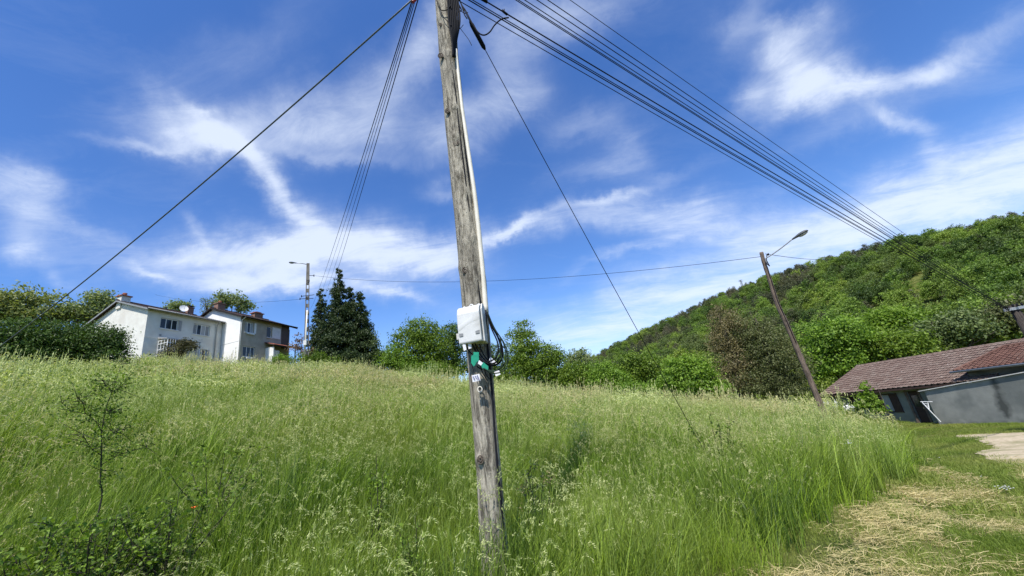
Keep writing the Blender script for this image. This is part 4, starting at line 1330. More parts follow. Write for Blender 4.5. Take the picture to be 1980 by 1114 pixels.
def house_two():
    zb = 10.6
    root = thing('grey_fronted_house', (-29.7, 40.2, zb), 'farther house with white gable, greige front and small tiled porch roof', 'house', rz=HROT)
    L, W = 6.45, 8.5
    ze, zr = 6.15, 7.98
    holes = [(.55, 1.62, 4.42, 5.65), (3.29, 3.98, 4.25, 5.6), (.50, 1.92, 1.72, 2.90), (4.3, 6.2, -.4, 2.6)]
    mb = MB(); wall_panel(mb, L, -.5, ze - .05, 0, .16, holes); mb.build('front_wall', M['render_beige'], root)
    mb = MB(); gable_wall(mb, 0, W, -.5, ze - .05, zr - .14, 1); mb.build('gable_wall', M['render_white2'], root)
    mb = MB(); gable_wall(mb, L, W, -.5, ze - .05, zr - .14, 1); mb.add([(0, W, -.5), (L, W, -.5), (L, W, ze - .05), (0, W, ze - .05)], [(0, 1, 2, 3)]); mb.build('rear_wall', M['render_beige'], root)
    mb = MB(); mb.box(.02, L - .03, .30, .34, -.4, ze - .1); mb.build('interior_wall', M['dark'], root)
    gable_roof(root, L, W, ze + .02, zr, .50, .30, .75, M['tile_dark'], side='dark')
    window(root, .57, 1.60, 4.44, 5.63, 0, ['curtain', 'glass', 'curtain'])
    mb = MB(); mb.box(.75, 1.6, -.22, -.02, 4.22, 4.36); mb.build('flower_box', M['white_paint'], root)
    window(root, 3.31, 3.96, 4.27, 5.58, 0, ['glass'])
    # lowered roller blind panel beside it
    mb = MB()
    for q in range(17): mb.box(4.02, 5.18, -.03, -.006, 4.27 + q * .078, 4.27 + q * .078 + .074)
    mb.build('blind', M['white_paint'], root)
    window(root, .52, 1.90, 1.74, 2.88, 0, ['glass', 'glass', 'glass'])
    mb = MB(); mb.box(.85, 1.5, -.2, -.03, 1.52, 1.68); mb.build('flower_box', M['white_paint'], root)
    mb = MB(); mb.box(1.66, 1.90, -.04, -.004, 4.42, 5.62); mb.build('shutter', M['white_paint'], root)
    # brown slats standing in for the shadow at the right of the upper floor
    mb = MB()
    for q in range(9): mb.box(5.3 + q * .125, 5.3 + q * .125 + .118, -.03, -.004, 3.2, ze - .1)
    mb.build('shade_slats', M['wall_shade'], root)
    # porch: side wall, tiled lean-to roof, dark inside
    mb = MB(); mb.box(3.25, 3.37, -1.15, -.003, -.4, 2.95); mb.build('porch_wall', M['render_white2'], root)
    mb = MB(); mb.box(3.38, 4.2, -1.0, -.95, -.4, 2.6); mb.build('porch_wall', M['render_white'], root)
    mb = MB(); mb.prism([(.0, 3.62), (-1.45, 3.10), (-1.45, 3.0), (.0, 3.52)], 'x', 3.05, 6.9); mb.build('porch_roof', M['tile_dark'], root)
    for r in range(4):
        for i in range(16):
            xa = 3.05 + i * .2406; y0 = -1.47 + r * .36; z0 = 3.13 + r * .129
            xm = xa + .12
            mb = MB(); mb.add([(xa, y0, z0), (xm, y0, z0 + .045), (xa + .24, y0, z0), (xa, y0 + .38, z0 + .115), (xm, y0 + .38, z0 + .16), (xa + .24, y0 + .38, z0 + .115)], [(0, 1, 4, 3), (1, 2, 5, 4), (0, 2, 1)])
            mb.build('tile', M['terracotta'], root)
    mb = MB(); mb.box(6.1, 6.2, -1.35, -1.25, -.4, 3.05); mb.build('porch_post', M['render_beige'], root)
    mb = MB(); mb.box(3.2, 3.9, -1.9, -1.2, -.4, 1.55); mb.build('low_wall', M['render_white'], root)
    mb = MB(); mb.tube([(-.3, -.58, ze - .18), (L + .7, -.58, ze - .18)], .06, 8); mb.build('gutter', M['dark'], root, smooth=True)
    mb = MB(); mb.tube([(.1, -.56, ze - .22), (.06, -.1, ze - .5), (.06, -.07, -.3)], .045, 8); mb.build('downpipe', M['white_paint'], root, smooth=True)
    mb = MB(); mb.tube([(L - .05, -.07, ze - .5), (L - .05, -.07, -.3)], .045, 8); mb.build('downpipe', M['grey_paint'], root, smooth=True)
    # faint horizontal joint on the gable
    mb = MB(); mb.box(-.012, -.002, 0, W, 3.35, 3.38); mb.build('joint_strip', M['grey_paint'], root)
    chimney(root, .72, W / 2, zr, .85, .6, .62, 'brick', True, 'brick', .08)
    chimney(root, 5.55, W / 2, zr, 1.15, .6, .50, 'brick', False, 'terracotta', .12)
    mb = MB(); mb.box(5.2, 5.9, W / 2 - .3, W / 2 + .3, zr + .62, zr + .72)
    mb.build('chimney_top', M['terracotta'], root)
    return root


H1 = house_one(); H2 = house_two()
print('houses')

# ------------------------------------------------------------------ barn


def tile_mesh(name, mat, w=.30, l=.40):
    # interlocking tile: flat pan + roll on the right, real front edge; x across, y up the slope, z normal
    prof = [(0, .012), (w * .12, .030), (w * .30, .010), (w * .55, .008), (w * .72, .034), (w * .88, .050), (w * 1.0, .022)]
    vs = [(x, 0, z + .040) for x, z in prof] + [(x, l, z) for x, z in prof] + [(x, 0, z) for x, z in prof]
    n = len(prof)
    fs = [(i, i + 1, n + i + 1, n + i) for i in range(n - 1)] + [(2 * n + i, 2 * n + i + 1, i + 1, i) for i in range(n - 1)]
    me = bpy.data.meshes.new(name); me.from_pydata(vs, [], fs); me.materials.append(mat)
    return me


def tile_roof(parent, rootM, O, ux, uy, nx, ny, mesh, w, l, keep, name='tile', clip=None, mat=None):
    """lay tiles from local origin O, across ux, up uy; `keep(i,j)` -> separate object"""
    un = Vector(ux).cross(Vector(uy)).normalized()
    ux = Vector(ux).normalized(); uy = Vector(uy).normalized()
    mb = MB(); cnt = 0
    for j in range(ny):
        for i in range(nx):
            p = Vector(O) + ux * (i * w) + uy * (j * l)
            if clip and not clip(p): continue
            p = p + un * random.uniform(-.003, .005)
            rot = Matrix((ux, uy, un)).transposed().to_4x4()
            rot = rot @ Matrix.Rotation(random.gauss(0, .008), 4, 'Z') @ Matrix.Rotation(random.gauss(0, .006), 4, 'X')
            Mx = Matrix.Translation(p) @ rot
            if keep(i, j):
                o = bpy.data.objects.new(name, mesh); COL.objects.link(o); o.parent = parent; o.matrix_local = Mx; cnt += 1
            else:
                vs = [Mx @ v.co for v in mesh.vertices]
                mb.add(vs, [tuple(q.vertices) for q in mesh.polygons])
    if mb.v:
        o = mb.build('distant_tiles', mat, parent); o['kind'] = 'stuff'
    return cnt


def barn():
    zb = -2.25
    rz = math.radians(-78.1)
    root = thing('barn', (21.94, 31.19, zb), 'low grey barn with long brown tiled roof at the right', 'barn', rz=rz)
    L = 22.0
    ze, zr = 2.28, 3.95     # roof surface at eave edge (y=-.5) and ridge (y=4)
    sl = (zr - ze) / 4.5
    zw = ze + sl * .5 - .1
    holes = [(1.25, 2.05, 0, 2.0), (2.95, 4.50, .82, 1.98), (5.15, 5.72, 0, 2.02)]
    mb = MB(); wall_panel(mb, L, -.5, zw, 0, .18, holes)
    mb.add([(0, 0, -.5), (0, 8, -.5), (0, 8, zw), (0, 4, zr - .14), (0, 0, zw)], [(0, 1, 2, 3, 4)])
    mb.add([(L, 0, -.5), (L, 8, -.5), (L, 8, zw), (L, 4, zr - .14), (L, 0, zw)], [(0, 1, 2, 3, 4)])
    mb.add([(0, 8, -.5), (L, 8, -.5), (L, 8, zw), (0, 8, zw)], [(0, 1, 2, 3)])
    mb.build('wall', M['barn_wall'], root)
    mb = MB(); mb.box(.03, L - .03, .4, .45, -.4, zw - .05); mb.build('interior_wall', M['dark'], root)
    mb = MB(); mb.box(1.27, 2.03, .10, .15, 0, 1.98); d = mb.build('door', M['brown_paint'], root)
    mb = MB(); mb.box(5.17, 5.70, .08, .13, 0, 2.0); d = mb.build('door', M['brown_paint'], root)
    mb = MB(); mb.box(5.25, 5.62, .072, .079, 1.1, 1.75); mb.build('pane', M['glass'], d)
    mb = MB(); mb.box(5.63, 5.67, .03, .08, .95, 1.05); mb.build('handle', M['galv'], d)
    for (a, b) in ((5.02, 5.14), (5.73, 5.83)):
        mb = MB(); mb.box(a, b, -.05, .02, 0, 2.05); mb.build('door_frame', M['brown_wood'], root)
    fr = window(root, 2.97, 4.48, .84, 1.96, 0, ['glass', 'curtain', 'glass'], sill=False, frame='brown_paint')
    mb = MB()
    for q in range(6): mb.box(4.52 + q * .0, 4.55, -.06, -.01, .8, 2.0) if q == 0 else None
    for q in range(4): mb.box(4.10 + q * .11, 4.205 + q * .11, -.055, -.02, .84, 1.97)
    mb.build('shutter', M['brown_paint'], root)
    # roof deck and tiles
    th = .09
    mb = MB(); mb.prism([(-.47, ze - .015), (4, zr - .015), (8.47, ze - .015), (8.47, ze - th), (4, zr - th), (-.47, ze - th)], 'x', -.42, L + .3); mb.build('roof', M['dark'], root)
    w, l = .30, .345
    tm = tile_mesh('barn_tile', M['barn_tile'], w, l * 1.12)
    sl_len = math.hypot(4.5, zr - ze)
    ny = int(sl_len / l) + 1
    l2 = sl_len / ny
    nx = int((L + .75) / w)
    i0 = int((11.2) / w)
    # wing roof covers x>8.3 below its own ridge line
    def clip(p):
        return not (p.x > 9.6 and p.y < 1.55)
    first = 28 - 14
    def keep(i, j): return 19 <= i <= 39 and not False
    nk = tile_roof(root, None, (-.45, -.5, ze), (1, 0, 0), (0, 4.5, zr - ze), nx, ny, tm, w, l2, keep, clip=clip, mat=M['barn_tile'])
    print('barn tiles', nk)
    # back slope: simple courses
    mb = MB()
    for j in range(ny):
        y0 = 8.5 - 4.5 * j / ny; y1 = 8.5 - 4.5 * (j + 1.1) / ny; z0 = ze + (zr - ze) * j / ny; z1 = ze + (zr - ze) * (j + 1.1) / ny
        mb.add([(-.45, y0, z0 + .04), (L + .3, y0, z0 + .04), (L + .3, y1, z1), (-.45, y1, z1), (-.45, y0, z0), (L + .3, y0, z0)], [(0, 1, 2, 3), (4, 5, 1, 0)])
    mb.build('roof_back', M['barn_tile'], root)
    for i in range(int((L + .7) / .4)):
        x = -.45 + i * .4
        mb = MB(); vs = []
        for (xx, rr) in ((x, .115), (x + .43, .10)):
            for q in range(6):
                an = math.pi * q / 5; vs.append((xx, 4 + math.cos(an) * rr, zr - .02 + math.sin(an) * rr * .9))
        mb.add(vs, [(q, q + 1, 6 + q + 1, 6 + q) for q in range(5)]); mb.build('ridge_tile', M['barn_tile'], root)
    mb = MB(); mb.prism([(-.45, ze - .16), (-.45, ze), (4, zr), (4, zr - .16)], 'x', -.46, -.425); mb.build('barge_board', M['brown_paint'], root)
    mb = MB(); mb.box(-.42, 8.2, -.5, -.47, ze - .13, ze - .02); mb.build('fascia', M['brown_paint'], root)
    # wing with red roof
    mb = MB(); mb.box(8.55, L, -.04, 3.0, zw + .001, 2.98); mb.add([(8.55, -.04, 0), (L, -.04, 0), (L, -.04, 2.98), (8.55, -.04, 2.98)], [(0, 1, 2, 3)]); mb.build('wing_wall', M['cement'], root)
    # roof plane of the wing
    ey, ez, ry, rzz = -.45, 2.86, 1.75, 3.72
    x_l, x_r = 8.25, L + .3
    mb = MB()
    mb.add([(x_l, ey, ez - .02), (x_r, ey, ez - .02), (x_r, ry, rzz - .02), (x_l + 1.25, ry, rzz - .02)], [(0, 1, 2, 3)])
    mb.add([(x_l, ey, ez - .02), (x_l + 1.25, ry, rzz - .02), (x_l + .9, 3.4, 3.66), (x_l, 1.8, 3.05)], [(0, 1, 2, 3)])
    mb.add([(x_l + 1.25, ry, rzz - .02), (x_r, ry, rzz - .02), (x_r, 3.6, 3.6), (x_l + .9, 3.4, 3.66)], [(0, 1, 2, 3)])
    mb.add([(x_l, ey, ez - .09), (x_r, ey, ez - .09), (x_r, 0, ez - .06), (x_l, 0, ez - .06)], [(0, 1, 2, 3)])
    mb.build('wing_roof', M['tile_dark'], root)
    rt = tile_mesh('red_tile', M['red_tile'], .22, .22 * 1.15)
    sv = Vector((0, ry - ey, rzz - ez)); ln = sv.length; ny2 = 12; l3 = ln / ny2
    def clip2(p): return p.x > x_l + 1.25 * (p.y - ey) / (ry - ey) - .05
    tile_roof(root, None, (x_l, ey, ez), (1, 0, 0), sv, int((x_r - x_l) / .22), ny2, rt, .22, l3, lambda i, j: 0 <= i < 0, clip=clip2, mat=M['red_tile'])
    mb = MB(); mb.tube([(x_l, ey, ez + .05), (x_l + 1.25, ry, rzz + .05), (x_r, ry, rzz + .05)], .07, 7); mb.build('hip_ridge', M['red_tile'], root)
    mb = MB(); mb.tube([(x_l - .15, ey - .08, ez - .03), (x_r, ey - .08, ez - .03)], .06, 8); mb.build('gutter', M['galv'], root, smooth=True)
    return root


barn()


def stained_cement():
    """grey render with one black damp run below a coping gap and a damp foot"""
    m = M['cement'].copy(); m.name = 'stained_cement_render'
    t = m.node_tree; N, L = t.nodes.new, t.links.new
    b = [q for q in t.nodes if q.type == 'BSDF_PRINCIPLED'][0]
    src = b.inputs['Base Color'].links[0].from_socket
    tc = N('ShaderNodeTexCoord'); sp_ = N('ShaderNodeSeparateXYZ'); L(tc.outputs['Object'], sp_.inputs[0])
    nz = N('ShaderNodeTexNoise'); nz.inputs['Scale'].default_value = 2.6; nz.inputs['Detail'].default_value = 7; L(tc.outputs['Object'], nz.inputs['Vector'])

    def mt(op, a, c, d=None, clamp=False):
        q = N('ShaderNodeMath'); q.operation = op; q.use_clamp = clamp
        for i, v in enumerate((a, c, d)):
            if v is None: continue
            if isinstance(v, (int, float)): q.inputs[i].default_value = v
            else: L(v, q.inputs[i])
        return q.outputs[0]
    z = sp_.outputs[2]; x = sp_.outputs[0]
    nn = mt('SUBTRACT', nz.outputs['Fac'], .5)
    cx = mt('MULTIPLY_ADD', z, .10, 9.45)
    d = mt('ABSOLUTE', mt('SUBTRACT', x, cx), 0)
    wid = mt('MULTIPLY_ADD', z, -.10, .42)
    e = mt('SUBTRACT', mt('ADD', d, mt('MULTIPLY', nn, .55)), wid)
    mk = mt('MULTIPLY', mt('MULTIPLY', e, -4.5), 1, clamp=True)
    lo = mt('MULTIPLY', mt('SUBTRACT', mt('ADD', z, mt('MULTIPLY', nn, 1.2)), .45), 3.0, clamp=True)
    mk = mt('MULTIPLY', mt('MULTIPLY', mk, lo), .85)
    ft = mt('MULTIPLY', mt('SUBTRACT', .32, mt('ADD', z, mt('MULTIPLY', nn, .9))), 3.0, clamp=True)
    mk = mt('MAXIMUM', mk, mt('MULTIPLY', ft, .6))
    mx = N('ShaderNodeMixRGB'); L(mk, mx.inputs[0]); L(src, mx.inputs[1]); mx.inputs[2].default_value = (.05, .055, .05, 1)
    L(mx.outputs[0], b.inputs['Base Color'])
    return m


def yard_wall():
    zb = -2.25
    rz = math.radians(-78.1)
    root = thing('yard_wall', (21.94, 31.19, zb), 'grey cement wall with sloping coping and dark stain in front of the barn', 'wall', rz=rz)
    x0, x1 = 6.45, 22.0
    def top(x): return 2.0 + (x - x0) * .095
    n = 40
    mb = MB(); vs = []; fs = []
    for i in range(n + 1):
        x = x0 + (x1 - x0) * i / n; t = top(x)
        vs += [(x, -.50, -.4), (x, -.50, t), (x, -.34, t), (x, -.34, -.4)]
    for i in range(n):
        a = i * 4; b = a + 4
        fs += [(a, b, b + 1, a + 1), (a + 1, b + 1, b + 2, a + 2), (a + 2, b + 2, b + 3, a + 3)]
    fs += [(0, 1, 2, 3)]
    mb.add(vs, fs); mb.build('panel', stained_cement(), root)
    # coping slabs, uneven
    x = x0 - .25
    random.seed(3)
    while x < x1:
        l = random.uniform(.5, .95); z = top(x) + random.uniform(-.005, .02)
        gap = random.random() < .14
        if not (gap and x > 9):
            mb = MB(); vs = [(x, -.58, z), (x + l - .02, -.58, z + .095 * l), (x + l - .02, -.30, z + .095 * l), (x, -.30, z)]
            mb.add(vs + [(a, b, c + .045) for a, b, c in vs], [(0, 3, 2, 1), (4, 5, 6, 7), (0, 1, 5, 4), (1, 2, 6, 5), (2, 3, 7, 6), (3, 0, 4, 7)])
            mb.build('coping', M['render_white'], root)
        x += l


yard_wall()


def clothes_dryer():
    # white folding airer leaning by the barn wall
    base = at(1819, 818, 33.0)
    root = thing('clothes_airer', (base.x, base.y, H(base.x, base.y)), 'white folded clothes airer on a pole leaning against the barn wall', 'clothes airer')
    mb = MB(root.location)
    A = at(1780, 777, 33.2); B = at(1803, 777, 33.0)
    mb.tube([A, B], .022, 6); mb.build('bar', M['white_paint'], root)
    C = at(1797, 793, 33.0)
    mb = MB(root.location); mb.tube([at(1783, 778, 33.1), C], .02, 6); mb.tube([at(1794, 777, 33.1), C], .02, 6); mb.build('frame', M['white_paint'], root)
    mb = MB(root.location)
    for t in (.2, .4, .6, .8):
        mb.tube([at(1783, 778, 33.1).lerp(C, t), at(1794, 777, 33.1).lerp(C, t)], .012, 5)
    mb.build('line', M['white_paint'], root)
    mb = MB(root.location); mb.tube([C, at(1819, 816, 33.0)], .028, 6); mb.build('pole', M['white_paint'], root)


clothes_dryer()


def gate():
    c = at(1606, 795, 34.0); g = H(c.x, c.y)
    root = thing('gate_pillar', (c.x, c.y, g), 'pale stone gate pillar just right of the leaning lamp post foot', 'pillar')
    t = at(1606, 782, 34).z - g
    mb = MB(); mb.box(-.35, .35, -.3, .3, -.3, t); mb.build('shaft', M['render_white2'], root, bevel=.02)
    mb = MB(); mb.box(-.42, .42, -.36, .36, t + .001, t + .12); mb.build('cap', M['render_white'], root, bevel=.02)
    c2 = at(1603, 777, 36.0); g2 = H(c2.x, c2.y)
    root = thing('picket_gate', (c2.x, c2.y, g2), 'small white picket gate behind the leaning lamp post', 'gate')
    hh = c2.z - g2
    for k in range(5):
        x = -.6 + k * .25
        mb = MB(); mb.prism([(x - .04, .1), (x + .04, .1), (x + .04, hh), (x, hh + .12), (x - .04, hh)], 'y', -.015, .015); mb.build('picket', M['white_paint'], root)
    for z in (.35, hh - .3):
        mb = MB(); mb.box(-.7, .5, .016, .05, z, z + .09); mb.build('rail', M['white_paint'], root)


gate()
print('barn done')

# ------------------------------------------------------------------ trees


def rand_dirs(n):
    v = rng.normal(size=(n, 3)); return v / np.linalg.norm(v, axis=1, keepdims=True)


def leaves_from_points(P, outward, leaf, aspect=.6, spread=.9, upbias=.35, tint=None):
    """one rhombic leaf per point"""
    n = len(P)
    N_ = outward * .7 + rng.normal(size=(n, 3)) * spread + np.array([0, 0, upbias])
    N_ /= np.linalg.norm(N_, axis=1, keepdims=True)
    T_ = np.cross(N_, rand_dirs(n)); T_ /= np.linalg.norm(T_, axis=1, keepdims=True) + 1e-9
    B_ = np.cross(N_, T_)
    s = leaf * rng.uniform(.6, 1.35, (n, 1))
    V = np.stack([P - T_ * s * .5, P - B_ * s * aspect * .5 + N_ * s * .06, P + T_ * s * .5, P + B_ * s * aspect * .5 + N_ * s * .06], 1).reshape(-1, 3)
    t = rng.uniform(0, 1, n) if tint is None else tint
    return V, t


def crown_points(lobes, n, clump_r, per=26, shell=.5):
    vol = np.array([l[3] * l[4] * l[5] for l in lobes]); vol = vol ** .8; vol /= vol.sum()
    nc = max(6, n // per)
    which = rng.choice(len(lobes), nc, p=vol)
    Lb = np.array(lobes)[which]
    d = rand_dirs(nc)
    d[:, 2] = np.where(d[:, 2] < -.5, d[:, 2] * .5, d[:, 2])
    rr = shell + (1 - shell) * rng.uniform(0, 1, nc) ** .6
    rr *= 1 + .16 * rng.normal(size=nc)
    C = Lb[:, :3] + d * rr[:, None] * Lb[:, 3:6]
    keep = np.repeat(np.arange(nc), per)
    sz = clump_r * rng.uniform(.55, 1.3, nc)
    off = rng.normal(size=(len(keep), 3)) * sz[keep][:, None] * np.array([1, 1, .62])
    P = C[keep] + off
    out = (P - Lb[keep, :3]) / Lb[keep, 3:6]
    out /= np.linalg.norm(out, axis=1, keepdims=True) + 1e-9
    ct = rng.uniform(0, 1, nc)
    tint = np.clip(.5 * ct[keep] + .5 * rng.uniform(0, 1, len(keep)), 0, 1)
    return P, out, tint, C


def trunk_mesh(mb, base, top, r, C, nl=7):
    base = Vector(base); top = Vector(top)
    pts = [base, base.lerp(top, .3) + Vector((random.uniform(-.1, .1), 0, 0)), base.lerp(top, .65) + Vector((random.uniform(-.15, .15), 0, 0)), top]
    mb.tube(spline(pts, 3), list(np.linspace(r, r * .25, 10)), 8)
    for c in C[:nl]:
        c = Vector(c); t = random.uniform(.25, .75)
        s = base.lerp(top, t)
        midp = s.lerp(c, .5) + Vector((0, 0, -.1))
        mb.tube(spline([s, midp, c], 3), list(np.linspace(r * .4, r * .06, 7)), 5)


def tree(name, label, blobs, D, mat, n, leaf, clump=.45, shell=.5, trunk=None, cat='tree', group=None, depthf=1.0, per=26, nl=10, dz=0.0, cm=1.0, spread=.9, aspect=.6):
    """blobs: (px,py,half width px, half height px[, extra distance]) of crown lobes as seen in the photo"""
    L = []
    for b in blobs:
        d = D + (b[4] if len(b) > 4 else 0)
        p = at(b[0], b[1], d); k = depth(b[0], b[1], d) / FPX
        L.append((p.x, p.y, p.z, b[2] * k, b[2] * k * depthf, b[3] * k))
    cx = sum(l[0] for l in L) / len(L); cy = sum(l[1] for l in L) / len(L)
    if trunk and trunk[0] is not None:
        q = at(trunk[0], 700, D); cx, cy = q.x, q.y
    g = H(cx, cy)
    base = np.array([cx, cy, g])
    L = [(l[0] - cx, l[1] - cy, l[2] - g, l[3], l[4], l[5]) for l in L]
    P, out, tint, C = crown_points(L, int(n * cm), clump, per, shell)
    ok = P[:, 2] > .02
    V, t = leaves_from_points(P[ok], out[ok], leaf, tint=tint[ok], spread=spread, aspect=aspect)
    root = thing(name, (cx, cy, g), label, cat, group)
    me = quads_mesh('foliage', V, 4, M[mat], t)
    o = bpy.data.objects.new('crown', me); COL.objects.link(o); o.parent = root
    mb = MB()
    top = max(l[2] + l[5] * .55 for l in L)
    r = trunk[1] if trunk else .15
    trunk_mesh(mb, (0, 0, -.2), (0, 0, top), r, C[rng.permutation(len(C))], nl)
    mb.build('trunk', M['bark'], root, smooth=True)
    return root


def conifer(name, label, px, ytop, D, half, mat, n, leaf, group=None, ybot=700, power=.75):
    q = at(px, 700, D); g = H(q.x, q.y); zt = at(px, ytop, D).z; h = zt - g
    R_ = half * depth(px, 640, D) / FPX
    root = thing(name, (q.x, q.y, g), label, 'tree', group)
    ncl = n // 18
    nbr = 150
    tb = np.linspace(.0, 1, nbr) ** 1.15 * .96 + .01 + rng.normal(0, .006, nbr); tb = np.clip(tb, .01, .985)
    ab = np.arange(nbr) * 2.399 + rng.normal(0, .35, nbr)
    rb = ((1 - tb) ** power) * rng.uniform(.55, 1.15, nbr) * R_ * np.clip(.72 + tb / .25, 0, 1) + .10
    w = rb ** 1.5 + .03; w /= w.sum()
    bi = rng.choice(nbr, ncl, p=w)
    u = rng.uniform(.12, 1, ncl) ** .7
    an = ab[bi] + rng.normal(0, .16, ncl) * u; rr = rb[bi] * u
    t = tb[bi]
    C = np.stack([rr * np.cos(an), rr * np.sin(an), t * h + .06 * rr - .20 * rr * u], 1)
    k = np.repeat(np.arange(ncl), 18)
    s = np.clip(rb[bi[k]] * .13, .07, .22)
    off = rng.normal(size=(len(k), 3)) * s[:, None] * np.array([1, 1, .8])
    P = C[k] + off; P[:, 2] -= np.abs(rng.normal(size=len(k))) * s * .8
    out = np.stack([np.cos(an[k]), np.sin(an[k]), -.15 + 0 * an[k]], 1)
    ok = P[:, 2] > .02
    tint = np.clip(.6 * rng.uniform(0, 1, ncl)[k] + .4 * rng.uniform(0, 1, len(k)), 0, 1)
    V, tt = leaves_from_points(P[ok], out[ok], leaf, aspect=.45, spread=.7, upbias=-.1, tint=tint[ok])
    me = quads_mesh('foliage', V, 4, M[mat], tt)
    o = bpy.data.objects.new('crown', me); COL.objects.link(o); o.parent = root
    mb = MB(); mb.tube([(0, 0, -.2), (0, 0, h * .5), (0, 0, h * .97)], [.22, .12, .02], 8)
    for c in C[:30]:
        mb.tube([(0, 0, c[2] + .1), tuple(c)], [.03, .01], 4)
    mb.build('trunk', M['bark'], root, smooth=True)


# left background locusts
tree('locust_tree', 'yellow green airy tree at the far left edge behind the dark hedge', [(20, 590, 40, 28), (70, 578, 32, 18), (45, 610, 50, 22), (-30, 590, 50, 30)], 66, 'leaf_locust', 7500, .34, .55, .35, (35, .25), group='airy trees behind the hedge', nl=22)
tree('locust_tree', 'low blue green airy tree between hedge and the taller ones', [(130, 605, 28, 16), (160, 612, 26, 16), (105, 618, 22, 14)], 66, 'leaf_pale', 3600, .30, .5, .3, (135, .2), group='airy trees behind the hedge', nl=18)
tree('locust_tree', 'airy grey green tree directly left of the cream house roof', [(190, 582, 22, 20), (205, 596, 24, 16), (178, 606, 22, 16), (150, 598, 12, 14)], 64, 'leaf_pale', 4600, .28, .45, .3, (190, .2), group='airy trees behind the hedge', nl=18)
# hedge
tree('hedge_shrub', 'dark green dense shrub at the left edge of the meadow', [(-10, 650, 55, 34), (40, 650, 45, 32), (15, 668, 60, 25), (70, 655, 30, 28), (20, 692, 70, 20), (80, 690, 40, 18)], 38, 'leaf_hedge', 19000, .15, .26, .72, (20, .14), cat='shrub', group='dark evergreen shrubs by the house', aspect=.5)
tree('hedge_shrub', 'dark green dense shrub in the middle of the left hedge', [(105, 655, 42, 32), (140, 660, 36, 32), (120, 672, 45, 22), (125, 694, 50, 18)], 38.5, 'leaf_hedge', 15000, .15, .26, .72, (120, .14), cat='shrub', group='dark evergreen shrubs by the house', aspect=.5)
tree('hedge_shrub', 'dark rounded shrub touching the cream gable of the nearer house', [(190, 656, 32, 30), (215, 662, 25, 25), (175, 668, 36, 24), (205, 676, 30, 16), (190, 694, 44, 16)], 38, 'leaf_hedge', 15000, .14, .24, .72, (190, .14), cat='shrub', group='dark evergreen shrubs by the house', aspect=.5)
# trees behind the roofs
tree('background_tree', 'small round tree top showing behind the cream roof near the dish', [(345, 592, 17, 11), (335, 600, 14, 9)], 78, 'leaf_pale', 1500, .30, .4, .3, (345, .15), nl=10)
tree('background_tree', 'loose leafy tree rising behind the ridge between the two houses', [(445, 582, 26, 15), (430, 572, 12, 8), (472, 596, 16, 12), (420, 592, 14, 10)], 74, 'leaf_pale', 2400, .36, .42, .2, (440, .18), nl=24)
# bare twiggy tree
def twig_tree():
    q = at(402, 640, 72); g = H(q.x, q.y)
    root = thing('bare_tree', (q.x, q.y, g), 'thin nearly bare tree showing twigs above the junction of the houses', 'tree')
    mb = MB(root.location)
    b0 = Vector((q.x, q.y, g - .2)); b1 = at(403, 605, 72)
    mb.tube([b0, b1], [.16, .09], 6)
    mb.build('trunk', M['bark'], root)
    mb = MB(root.location)
    for k in range(34):
        e = at(random.uniform(386, 420), random.uniform(572, 605), 72 + random.uniform(-1, 1)); s = b0.lerp(b1, random.uniform(.8, 1))
        mb.tube(spline([s, s.lerp(e, .5) + Vector((random.uniform(-.3, .3), 0, .2)), e], 3), [.05, .045, .04, .035, .03, .02, .012], 4)
    mb.build('branches', M['bark'], root)
    P = np.array([at(random.uniform(386, 422), random.uniform(576, 606), 72) - root.location for _ in range(380)])
    V, t = leaves_from_points(P, rand_dirs(len(P)), .2)
    o = bpy.data.objects.new('leaves', quads_mesh('leaves', V, 4, M['leaf_pale'], t)); COL.objects.link(o); o.parent = root
twig_tree()
# conifers
G = 'dark conifers right of the concrete lamp post'
conifer('conifer', 'slender blue green conifer directly behind the concrete lamp post', 619, 552, 47, 30, 'leaf_cedar', 20000, .22, G, power=.8)
conifer('conifer', 'tallest dark pointed conifer of the clump', 657, 512, 45, 58, 'leaf_cedar', 52000, .22, G, power=.95)
conifer('conifer', 'second tallest conifer, close right of the tallest one', 680, 549, 46.5, 34, 'leaf_cedar', 27000, .22, G, power=.75)
conifer('conifer', 'rightmost dark conifer with ragged right side', 698, 560, 45, 40, 'leaf_cedar', 34000, .22, G, power=.65)
tree('young_tree', 'thin loose tree right beside the dark conifers', [(724, 664, 10, 24), (730, 688, 14, 18)], 44, 'leaf_haze', 1300, .16, .2, .2, (724, .06), nl=10)
tree('plum_shrub', 'reddish dry looking shrub left of the concrete lamp post', [(575, 672, 14, 9), (583, 655, 9, 14), (590, 684, 18, 10), (566, 668, 10, 4)], 45, 'leaf_rust', 900, .16, .22, .2, (582, .06), cat='shrub', nl=20)
tree('low_shrub', 'yellow green low shrub at the foot of the concrete lamp post', [(605, 694, 26, 12), (580, 698, 18, 9), (635, 700, 22, 9)], 42.5, 'leaf_mid', 4200, .14, .2, .6, (605, .06), cat='shrub')
tree('low_shrub', 'bright rounded shrub in front of the small tiled porch', [(548, 695, 15, 10), (536, 699, 12, 8)], 47, 'leaf_bright', 2600, .13, .18, .6, (545, .06), cat='shrub')
tree('climbing_shrub', 'brownish green climber covering the porch of the nearer house', [(350, 668, 13, 12), (338, 682, 20, 14), (365, 662, 10, 7), (372, 672, 8, 8), (322, 690, 12, 10)], 47.0, 'leaf_climb', 4200, .13, .2, .5, (340, .06), cat='shrub', nl=14)
